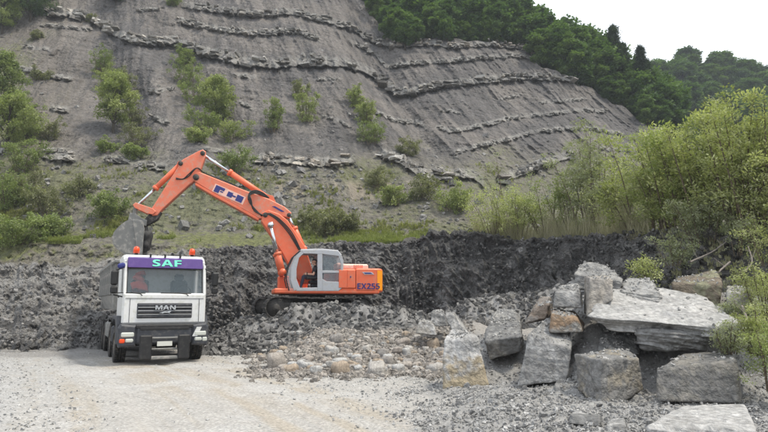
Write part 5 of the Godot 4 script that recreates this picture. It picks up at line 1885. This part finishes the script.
# a crown of boughs: each bough is a cloud of leaf sprays round the end of a limb
func grow_tree(t: Node3D, H: float, R: float, boughs: int, per: int, clump: Mesh, size: float, dark: Color, light: Color, seed_: int, low := 0.3, pointed := 0.0, trunk_col := Color(0.09, 0.075, 0.06)) -> void:
	var g := RandomNumberGenerator.new()
	g.seed = seed_
	var st := tool_(true)
	st.set_color(trunk_col)
	var lean := Vector3(g.randf_range(-0.06, 0.06), 0, g.randf_range(-0.06, 0.06)) * H
	var tr := []
	for k in 7:
		var a := k / 6.0
		tr.append(Vector3(0, -0.15 + (H * 0.9) * a, 0) + lean * a * a + Vector3(g.randf_range(-1, 1), 0, g.randf_range(-1, 1)) * 0.015 * H * a)
	pipe(st, tr, 0.022 * H + 0.02, 0.004 * H, 8)
	var xs := []
	var cs := PackedColorArray()
	for b in boughs:
		var a := (b + 0.5) / boughs
		var y := lerpf(low, 0.97, pow(a, 0.85))
		var prof := sin(PI * clampf((y - low) / (1.0 - low) * 0.82 + 0.14, 0.0, 1.0))
		if pointed > 0.0: prof = lerpf(prof, 1.05 - (y - low) / (1.0 - low), pointed)
		var ang := b * 2.399 + g.randf_range(-0.5, 0.5)
		var rad := R * prof * g.randf_range(0.35, 0.85)
		var c := Vector3(cos(ang) * rad, y * H, sin(ang) * rad) + lean * y
		var br := R * g.randf_range(0.26, 0.44) * lerpf(1.0, 0.6, pointed)
		var from: Vector3 = tr[clampi(int(y * 5.0), 0, 5)]
		pipe(st, [from, from.lerp(c, 0.55) + Vector3(0, 0.04 * H, 0), c + (c - from) * 0.15], 0.009 * H, 0.003 * H, 5)
		var tone := g.randf_range(0.0, 1.0)
		for k in per:
			var d := Vector3(g.randfn(), g.randfn() * 0.75, g.randfn())
			d = d.normalized() * pow(g.randf(), 0.4) * br * (1.0 + 0.35 * nw.get_noise_3d(d.x * 2.0, d.y * 2.0, b * 3.0))
			d.y *= 0.75
			var q := g.randf_range(0.65, 1.3) * size
			xs.append(Transform3D(Basis.from_euler(Vector3(g.randf_range(-0.7, 0.7), g.randf() * TAU, g.randf_range(-0.7, 0.7))).scaled(Vector3.ONE * q), c + d))
			cs.append(dark.lerp(light, clampf(tone * 0.7 + g.randf_range(-0.15, 0.45), 0, 1)))
	done("trunk", st, M.bark, t)
	copies("crown", clump, M.leaf, xs, cs, t).set_meta("kind", "stuff")

# many stems from one foot with leaves along their upper parts
func grow_shrub(t: Node3D, H: float, R: float, stems: int, per: int, clump: Mesh, size: float, dark: Color, light: Color, seed_: int, bare := 0.25, stem_col := Color(0.17, 0.14, 0.1)) -> void:
	var g := RandomNumberGenerator.new()
	g.seed = seed_
	var st := tool_(true)
	st.set_color(stem_col)
	var xs := []
	var cs := PackedColorArray()
	for s in stems:
		var ang := g.randf() * TAU
		var out_ := R * sqrt(g.randf())
		var h := H * g.randf_range(0.5, 1.0) * (1.0 - 0.25 * out_ / R)
		var foot := Vector3(cos(ang), 0, sin(ang)) * out_ * 0.35 + Vector3(0, -0.1, 0)
		var tip := Vector3(cos(ang) * out_, h, sin(ang) * out_)
		var mid := foot.lerp(tip, 0.5) + Vector3(g.randf_range(-0.1, 0.1) * R, 0.08 * h, g.randf_range(-0.1, 0.1) * R)
		var pts := curve([foot, mid, tip], 4)
		pipe(st, pts, 0.006 * H + 0.008, 0.004, 5)
		var tone := g.randf()
		# leaves sit in bunches at the ends of short twigs, with air between the bunches
		var bunches := maxi(3, per / 7)
		for m in bunches:
			var a := lerpf(bare, 1.02, pow((m + g.randf()) / bunches, 0.8))
			var f := minf(a, 1.0) * (pts.size() - 1)
			var p: Vector3 = (pts[int(f)] as Vector3).lerp(pts[mini(int(f) + 1, pts.size() - 1)], f - int(f))
			var sp := R * 0.42 * (1.2 - a * 0.8)
			var c := p + Vector3(g.randfn() * 0.6, g.randfn() * 0.35, g.randfn() * 0.6) * sp
			pipe(st, [p, c], 0.003 * H * 0.4 + 0.003, 0.002, 4)
			var own := g.randf_range(-0.2, 0.3)
			for k in 7:
				var q := c + Vector3(g.randfn(), g.randfn() * 0.6, g.randfn()) * (0.05 * R + 0.10 * size)
				xs.append(Transform3D(Basis.from_euler(Vector3(g.randf_range(-0.6, 0.6), g.randf() * TAU, g.randf_range(-0.6, 0.6))).scaled(Vector3.ONE * size * g.randf_range(0.6, 1.25)), q))
				cs.append(dark.lerp(light, clampf(tone * 0.4 + own + g.randf_range(0.0, 0.5), 0, 1)))
	done("stems", st, M.bark, t)
	copies("foliage", clump, M.leaf, xs, cs, t).set_meta("kind", "stuff")

func dup(src: Node3D, where: Vector3, turn: float, scale_: Vector3, label: String) -> Node3D:
	var c: Node3D = src.duplicate()
	c.name = numbered(String(src.name).rstrip("_0123456789"))
	add_child(c, true)
	c.position = where
	c.rotation.y = turn
	c.scale = scale_
	c.set_meta("label", label)
	return c

const ORDER := ["first", "second", "third", "fourth", "fifth", "sixth", "seventh", "eighth", "ninth", "tenth", "eleventh", "twelfth", "thirteenth", "fourteenth", "fifteenth", "sixteenth", "seventeenth", "eighteenth", "nineteenth", "twentieth", "twenty-first", "twenty-second", "twenty-third", "twenty-fourth", "twenty-fifth", "twenty-sixth", "last"]

func name_row(back: float) -> String:
	return "overhanging the cliff edge" if back < 0 else ("at the cliff edge" if back < 4 else ("just behind the edge" if back < 9 else "well behind the edge"))

func build_ridge_trees() -> void:
	var g := RandomNumberGenerator.new()
	g.seed = 404
	var clump := leaf_clump(9, 0.42, 0.15, 3, 0.42)
	var needle := leaf_clump(9, 0.5, 0.05, 4, 0.34, 0.6)
	var protos := []
	var greens := [[Color(0.055, 0.10, 0.04), Color(0.14, 0.215, 0.08)], [Color(0.065, 0.12, 0.045), Color(0.17, 0.25, 0.09)], [Color(0.045, 0.085, 0.04), Color(0.115, 0.18, 0.075)], [Color(0.075, 0.13, 0.045), Color(0.19, 0.27, 0.095)]]
	for k in 6:
		var t := thing("broadleaf_tree", "", "tree", Vector3.ZERO, 0.0, "trees along the cliff's crest")
		var c = greens[k % 4]
		grow_tree(t, 10.0, 3.4 + 0.4 * (k % 3), 20, 105, clump, 1.0, c[0], c[1], 70 + k, 0.12 + 0.05 * (k % 2))
		protos.append(t)
	var fir := thing("spruce_tree", "", "tree", Vector3.ZERO, 0.0, "dark conifers among the crest trees")
	grow_tree(fir, 12.0, 1.7, 30, 60, needle, 0.75, Color(0.02, 0.035, 0.022), Color(0.05, 0.075, 0.042), 91, 0.1, 1.0)
	# along the crest: [px, steps behind the edge, height, kind]; -1 is the conifer
	var list := []
	var px := 366.0
	var k := 0
	while px < 668.0:
		for row in 3:
			var q := px + g.randf_range(-4, 4) + row * 5.0
			var h := g.randf_range(6.5, 9.5) + row * 1.2
			if row == 0: h *= g.randf_range(0.55, 0.9)
			if px > 600.0: h *= 0.85
			list.append([q, 1.2 + row * 5.0 + g.randf_range(0, 2.0), h, k % 6])
			k += 1
		px += g.randf_range(11.0, 16.0)
	for q in [[619, 7.0, 14.5], [627, 8.0, 12.0], [642, 7.0, 12.5], [652, 9.0, 11.5]]: list.append([q[0], q[1], q[2], -1])
	# a few that hang over the edge into the face
	for q in [[405, -1.5, 5.0, 1], [416, -1.0, 4.2, 3], [440, -0.6, 4.5, 0], [396, -0.5, 5.5, 3], [447, -1.0, 3.6, 1]]: list.append(q)
	var n := list.size()
	var first := {}
	for i in n:
		var q = list[i]
		var crest := smooth_table(CREST, q[0])
		var p := cliff_point(q[0], crest + 1.0)
		var dir := Vector3(p.x, 0, p.z).normalized()
		p += dir * q[1] + Vector3(0, maxf(q[1], 0.0) * 0.25 - 0.2, 0)
		if q[1] < 0.0: p = cliff_point(q[0], crest - q[1] * 5.0)
		var src: Node3D = fir if q[3] < 0 else protos[q[3]]
		var base_h := 12.0 if q[3] < 0 else 10.0
		var s: float = q[2] / base_h
		var w := s * g.randf_range(0.95, 1.25)
		var rowname := name_row(q[1])
		var label := ""
		var place := 1
		for other in list:
			if other[3] >= 0 and name_row(other[1]) == rowname and other[0] < q[0]: place += 1
		label = "green broadleaf crest tree %s, %s from the left in that row" % [rowname, ORDER[mini(place, ORDER.size()) - 1]]
		if q[3] < 0: label = "dark spruce rising above the broadleaf trees on the crest"
		var key := "f" if q[3] < 0 else str(q[3])
		var o: Node3D
		if not first.has(key):
			first[key] = true
			o = src
			o.position = p
			o.rotation.y = g.randf() * TAU
			o.scale = Vector3(w, s, w)
			o.set_meta("label", label)
		else:
			o = dup(src, p, g.randf() * TAU, Vector3(w, s, w), label)
		if q[3] >= 0: o.set_meta("group", "crest trees " + rowname)
	# the wooded hill beyond
	var m := 0
	while m < 74:
		var hx := g.randf_range(600, 800)
		var t := 1.0 - 0.75 * pow(g.randf(), 1.6)
		var p := hill_point(hx, t)
		var far_fir := m % 19 == 3
		var src: Node3D = fir if far_fir else protos[m % 6]
		var s := g.randf_range(0.75, 1.15)
		var label := "dark spruce standing out of the far wooded hill" if far_fir else "broadleaf tree in the wood covering the far hill"
		var o := dup(src, p - Vector3(0, 0.5, 0), g.randf() * TAU, Vector3(s * 1.15, s, s * 1.15), label)
		o.set_meta("group", "conifers on the far hill" if far_fir else "trees on the far hill")
		m += 1

func build_cliff_bushes() -> void:
	var g := RandomNumberGenerator.new()
	g.seed = 77
	var clump := leaf_clump(8, 0.30, 0.10, 13, 0.30)
	var A := [Color(0.2, 0.245, 0.085), Color(0.4, 0.43, 0.19)]       # fresh yellow green
	var B := [Color(0.145, 0.19, 0.065), Color(0.31, 0.355, 0.15)]    # mid green
	var C := [Color(0.045, 0.075, 0.035), Color(0.11, 0.165, 0.065)]      # deep green
	var D := [Color(0.15, 0.155, 0.085), Color(0.29, 0.295, 0.17)]        # dull grey green
	# [px, py of the foot, height m, radius m, colours, tree-like, label]
	var list := [
		[113, 133, 6.2, 2.1, A, true, "slender yellow green tree with a visible trunk on the cliff's left"],
		[101, 74, 4.6, 1.3, B, false, "leafy bush at the top of the left green streak"],
		[108, 90, 3.6, 1.3, A, false, "light bush above the slender cliff tree"],
		[127, 100, 4.4, 1.2, D, false, "greyish thin bush right of the slender cliff tree"],
		[131, 128, 4.2, 1.3, D, false, "dull bush below the greyish thin one"],
		[138, 146, 2.6, 1.4, D, false, "low dull bush at the left streak's foot"],
		[108, 153, 1.6, 0.8, B, false, "small bush beneath the slender cliff tree"],
		[134, 160, 1.6, 1.1, B, false, "dark tuft under the left green streak"],
		[184, 66, 3.4, 1.0, B, false, "narrow bush topping the second green streak"],
		[186, 85, 4.4, 1.6, B, false, "rounded green bush high in the second streak"],
		[195, 104, 4.4, 1.9, B, false, "broad green bush in the middle of the second streak"],
		[216, 124, 5.0, 2.5, A, true, "spreading bright tree at the second streak's foot"],
		[204, 130, 2.6, 1.7, B, false, "low bush left of the spreading bright tree"],
		[232, 140, 2.4, 1.8, A, false, "pale bush at the right foot of the spreading tree"],
		[196, 142, 1.8, 1.2, A, false, "yellowish low bush under the second streak"],
		[274, 132, 4.6, 1.0, B, false, "narrow bush on the bare slope right of the second streak"],
		[300, 100, 2.8, 0.9, D, false, "small thin bush above the third green streak"],
		[306, 122, 4.4, 1.3, A, false, "light bush of the third green streak"],
		[357, 108, 3.2, 0.9, A, false, "small bush high on the fourth streak"],
		[366, 124, 3.4, 1.0, A, false, "bright bush midway on the fourth streak"],
		[373, 144, 3.6, 1.5, B, false, "rounded bush at the fourth streak's foot"],
		[408, 156, 2.2, 1.1, D, false, "faint low bush in the bare gully"],
		[236, 172, 2.8, 1.5, B, false, "green bush right of the arm joint"],
		[420, 200, 2.4, 1.4, D, false, "low grey green bush left of the dry reeds"],
		[380, 190, 2.4, 1.3, D, false, "thin bush above the engine hood"],
		[326, 236, 2.2, 1.1, D, false, "pale yellowish bush behind the cab"],
		[346, 232, 1.8, 1.0, D, false, "thin pale bush right behind the cab"],
		[312, 228, 1.7, 0.9, D, false, "thin dull bush left of the pale yellowish one"],
		[398, 205, 1.8, 1.2, A, false, "small fresh bush on the lower slope"],
		[455, 212, 2.4, 1.6, A, false, "yellow green bush just left of the reeds"],
		[108, 219, 2.4, 1.2, B, false, "green bush left of the raised bucket"],
		[52, 235, 1.6, 1.4, B, false, "low bush on the terrace above the left bank"],
		[14, 244, 2.2, 1.6, B, false, "bush at the left edge above the bank"],
		[30, 196, 2.4, 1.6, D, false, "scrubby bush on the left lower slope"],
		[48, 215, 2.2, 1.5, D, false, "scrub above the left terrace"],
		[75, 196, 1.8, 1.2, D, false, "small scrub below the white outcrop"],
		[8, 208, 3.0, 1.8, B, false, "leafy bush low at the left edge"],
		[22, 172, 3.2, 1.9, B, false, "green bush left of the white outcrop"],
		[6, 150, 5.0, 2.4, A, true, "bright leafy tree at the left edge halfway up"],
		[24, 140, 4.0, 1.8, A, false, "bright bush beside the left edge tree"],
		[40, 138, 2.6, 1.4, D, false, "thin bush right of the left edge trees"],
		[4, 104, 5.5, 2.2, B, true, "fresh green tree at the left edge above the others"],
		[18, 112, 3.0, 1.5, B, false, "bush under the fresh green left tree"],
		[2, 34, 6.0, 2.4, B, true, "green tree in the top left corner"],
		[30, 22, 6.5, 2.9, C, true, "dark tree hanging over the top left outcrop"],
		[14, 12, 5.5, 2.4, C, true, "dark tree behind the top left corner tree"],
		[46, 2, 5.0, 2.2, C, true, "dark tree at the frame's top above the white outcrop"],
		[116, 4, 3.5, 2.2, C, true, "dark bush cut by the frame's top"],
		[172, 6, 2.5, 1.1, B, false, "small green bush near the frame's top"],
		[36, 40, 1.4, 0.9, D, false, "small scrub under the dark top left tree"],
		[40, 80, 1.6, 1.0, D, false, "small scrub on the left bare slope"],
		[92, 22, 1.2, 0.7, D, false, "tiny scrub beside the white top outcrop"]]
	for i in list.size():
		var q = list[i]
		var p := cliff_point(q[0], q[1])
		var tree: bool = q[5]
		var t := thing("cliff_tree" if tree else "cliff_bush", q[6], "tree" if tree else "bush", p, 0.0, "trees rooted in the cliff" if tree else "bushes growing on the cliff")
		var col: Array = q[4]
		if tree: grow_tree(t, q[2], q[3], 19, 60, clump, 0.62, col[0], col[1], 500 + i, 0.22)
		else: grow_shrub(t, q[2], q[3] * 1.1, 18 if col != D else 13, 28, clump, 0.5, col[0], col[1], 600 + i, 0.1)

func build_shrubs() -> void:
	var ash := leaf_clump(9, 0.15, 0.032, 23, 0.13, 0.5)
	var willow := leaf_clump(10, 0.12, 0.016, 24, 0.13, 0.2)
	var small := leaf_clump(9, 0.09, 0.022, 25, 0.10, 0.2)
	var Y := [Color(0.24, 0.265, 0.115), Color(0.5, 0.515, 0.28)]
	var G := [Color(0.15, 0.19, 0.07), Color(0.34, 0.38, 0.17)]
	var S := [Color(0.2, 0.215, 0.14), Color(0.43, 0.45, 0.32)]
	# [px, py of the foot, distance, height, radius, leaf, colours, stems, sprays, label]
	var list := [
		[498, 236, 30.5, 2.6, 1.5, small, Y, 26, 60, "yellow green bush at the reeds' left end"],
		[520, 236, 30.0, 2.2, 1.5, small, Y, 24, 55, "low yellow bush among the reeds"],
		[512, 232, 33.0, 5.0, 1.3, small, S, 12, 50, "sparse tall sapling behind the reeds"],
		[548, 232, 29.5, 3.0, 1.6, small, G, 24, 60, "green bush in the middle of the reeds"],
		[572, 232, 28.5, 3.4, 1.4, small, G, 24, 60, "green bush left of the silvery willow"],
		[596, 234, 27.0, 5.2, 1.7, willow, S, 30, 130, "silvery willow bush standing taller than the reeds"],
		[614, 236, 25.5, 3.6, 1.3, small, Y, 22, 80, "bright bush at the silvery willow's foot"],
		[632, 234, 24.5, 3.4, 1.4, willow, S, 22, 90, "pale grey green bush right of the willow"],
		[648, 238, 22.0, 4.6, 1.3, ash, Y, 22, 90, "tall yellow green sapling, leftmost of the right thicket"],
		[664, 240, 20.5, 4.4, 1.1, small, G, 26, 110, "dark stemmed green bush inside the right thicket"],
		[680, 240, 19.5, 4.3, 1.2, ash, Y, 22, 90, "yellow leaved sapling in the right thicket's middle"],
		[700, 236, 18.5, 4.2, 1.2, ash, G, 22, 100, "green sapling behind the silvery bush"],
		[716, 240, 17.5, 4.7, 1.3, ash, Y, 24, 100, "tall bright sapling with hanging leaflets near the frame's right"],
		[742, 238, 16.5, 4.5, 1.3, ash, Y, 24, 110, "leafy bright sapling second from the right edge"],
		[764, 240, 15.5, 4.3, 1.3, ash, Y, 24, 110, "bright sapling cut by the right edge"],
		[786, 240, 15.5, 4.3, 1.4, ash, Y, 22, 100, "outermost sapling whose branches reach in from the right"],
		[706, 248, 16.8, 1.7, 0.8, willow, S, 20, 95, "silvery low bush before the right thicket"],
		[738, 252, 15.6, 1.3, 0.6, willow, S, 12, 60, "small silvery bush right of the larger silvery one"],
		[768, 262, 14.0, 1.3, 0.6, small, Y, 14, 60, "green bush hanging over the bank at the right edge"],
		[757, 350, 10.6, 0.85, 0.36, small, Y, 24, 80, "leafy weed growing beside the long dark boulder"],
		[770, 384, 9.6, 1.0, 0.42, small, G, 24, 80, "dense green weed at the right edge's bottom"],
		[770, 322, 11.8, 1.3, 0.5, small, Y, 24, 90, "yellow green bush at the right edge beside the huge slab"],
		[742, 322, 11.5, 0.45, 0.26, willow, S, 16, 50, "grey green weed over the pale half hidden boulder"],
		[650, 282, 14.4, 0.6, 0.35, small, Y, 16, 40, "small yellow weed behind the huge slab's crown"],
		[728, 348, 10.4, 0.5, 0.3, willow, S, 18, 50, "small grey weed between slab and long dark boulder"],
		[674, 262, 16.0, 0.8, 0.5, willow, S, 16, 50, "thin grey weed on the dug slope"]]
	for i in list.size():
		var q = list[i]
		var p := at(q[0], q[1], q[2])
		var t := thing("shrub", q[9], "shrub", p, 0.0, "shrubs along the top of the dug bank")
		var col: Array = q[6]
		var near: float = clampf(q[2] / 18.0, 0.55, 1.5)
		grow_shrub(t, q[3] * 1.08, q[4] * 1.2, int(q[7] * 0.62), int(q[8] * 0.55), q[5], near * 0.82, col[0], col[1], 900 + i, 0.18)
	# dead branches lying on the slope behind the boulders
	var g := RandomNumberGenerator.new()
	g.seed = 8
	var dead := [[[690, 262, 14.6], [712, 252, 14.9], [726, 242, 15.2], "bare grey branch leaning on the slope behind the mossy boulder"], [[744, 272, 13.2], [752, 262, 13.4], [748, 246, 13.8], "thin dead stick among the right weeds"], [[742, 306, 11.4], [752, 330, 10.9], [764, 348, 10.5], "curved dry stem beside the huge slab's right tip"], [[730, 262, 13.8], [716, 276, 13.4], [722, 290, 13.0], "dead twig across the mossy boulder"]]
	for q in dead:
		var st := tool_(true)
		st.set_color(Color(0.26, 0.23, 0.2))
		var a := at(q[0][0], q[0][1], q[0][2])
		var pts := [Vector3.ZERO, at(q[1][0], q[1][1], q[1][2]) - a, at(q[2][0], q[2][1], q[2][2]) - a]
		var c := curve(pts, 5)
		pipe(st, c, 0.025, 0.01, 6)
		for k in 4:
			var s: Vector3 = c[2 + k * 2]
			pipe(st, [s, s + Vector3(g.randf_range(-0.2, 0.2), g.randf_range(0.05, 0.25), g.randf_range(-0.15, 0.15))], 0.01, 0.004, 5)
		var o := done("dead_branch", st, M.bark)
		o.position = a
		tag(o, q[3], "branch", "dead branches on the slope")

func tuft(n: int, h: float, w: float, lean: float, seed_: int) -> ArrayMesh:
	var g := RandomNumberGenerator.new()
	g.seed = seed_
	var st := tool_()
	for k in n:
		var a := g.randf() * TAU
		var f := Vector3(g.randf_range(-0.5, 0.5), 0, g.randf_range(-0.5, 0.5)) * h * 0.35
		var d := Vector3(cos(a), 0, sin(a))
		var l := h * g.randf_range(0.55, 1.1)
		var side := d.cross(Vector3.UP) * w
		var m := f + Vector3(0, l * 0.55, 0) + d * lean * l * 0.3
		var tip := f + Vector3(0, l, 0) + d * lean * l
		var t := g.randf_range(0.75, 1.2)
		st.set_color(Color(t, t, t))
		quad(st, f - side, f + side, m + side * 0.7, m - side * 0.7)
		tri(st, m - side * 0.7, m + side * 0.7, tip)
	st.generate_normals()
	return st.commit()

func build_grass() -> void:
	var g := RandomNumberGenerator.new()
	g.seed = 55
	# green tufts on the terrace and the lower slope
	var m1 := tuft(9, 0.32, 0.02, 0.45, 1)
	var xs := []
	var cs := PackedColorArray()
	while xs.size() < 9000:
		var px := g.randf_range(-30, 520)
		var py := 244.0 - 80.0 * pow(g.randf(), 2.2)
		var p := cliff_point(px, py)
		var k := n1.get_noise_3d(p.x * 0.12, p.y * 0.12, p.z * 0.12) + 0.6 * n1.get_noise_3d(p.x * 0.6, p.y * 0.6, p.z * 0.6)
		var want := smoothstep(0.0, 0.45, k + 0.3 * smoothstep(224.0, 238.0, py) * (band(px, 150.0, 165.0, 195.0, 215.0) + band(px, 325.0, 345.0, 420.0, 450.0) - 0.3) + 0.25 * (1.0 - smoothstep(20.0, 120.0, px)) - 0.1)
		if g.randf() > want: continue
		var s := g.randf_range(0.5, 1.15)
		xs.append(Transform3D(Basis.from_euler(Vector3(0, g.randf() * TAU, 0)).scaled(Vector3.ONE * s), p))
		cs.append(Color(0.12, 0.135, 0.04).lerp(Color(0.30, 0.30, 0.12), g.randf()).lerp(Color(0.2, 0.235, 0.075), smoothstep(228.0, 240.0, py) * 0.7))
	var o := copies("grass", m1, M.leaf, xs, cs)
	tag(o, "sparse green grass over the terrace and lower slope", "grass", "", "stuff")
	# dry reeds along the bank's rim
	var m2 := tuft(8, 1.0, 0.006, 0.4, 2)
	xs = []
	cs = PackedColorArray()
	while xs.size() < 2300:
		var px := g.randf_range(474, 650)
		var d := lerp_table(BANK_TOP.map(func(q): return [q[0], q[2]]), px) + g.randf_range(0.2, 3.0)
		var ty := lerp_table(BANK_TOP.map(func(q): return [q[0], q[1]]), px)
		var p := at(px, ty, d)
		p.y -= 0.25
		var s := (0.4 + 1.8 * pow(g.randf(), 1.6)) * (0.5 + 0.5 * smoothstep(-0.4, 0.3, nw.get_noise_1d(px * 0.05)))
		xs.append(Transform3D(Basis.from_euler(Vector3(g.randf_range(-0.25, 0.25), g.randf() * TAU, g.randf_range(-0.25, 0.25))).scaled(Vector3(1, s, 1)), p))
		cs.append(Color(0.26, 0.24, 0.16).lerp(Color(0.5, 0.46, 0.35), g.randf()))
	o = copies("dry_grass", m2, M.leaf, xs, cs)
	tag(o, "tall dry straw coloured reeds on the rim of the dug bank", "reeds", "", "stuff")
	# short weeds on the right slope among the boulders
	xs = []
	cs = PackedColorArray()
	while xs.size() < 450:
		var px := g.randf_range(655, 800)
		var v := g.randf_range(0.3, 1.1)
		var p := bank_point(px, v)
		if nw.get_noise_2d(p.x * 0.9, p.z * 0.9) < -0.05: continue
		xs.append(Transform3D(Basis.from_euler(Vector3(g.randf_range(-0.3, 0.3), g.randf() * TAU, 0)).scaled(Vector3(0.6, g.randf_range(0.25, 0.6), 0.6)), p))
		cs.append(Color(0.26, 0.25, 0.16).lerp(Color(0.42, 0.4, 0.28), g.randf()))
	o = copies("weeds", m1, M.leaf, xs, cs)
	tag(o, "short dry weeds on the slope behind the boulders", "weeds", "", "stuff")
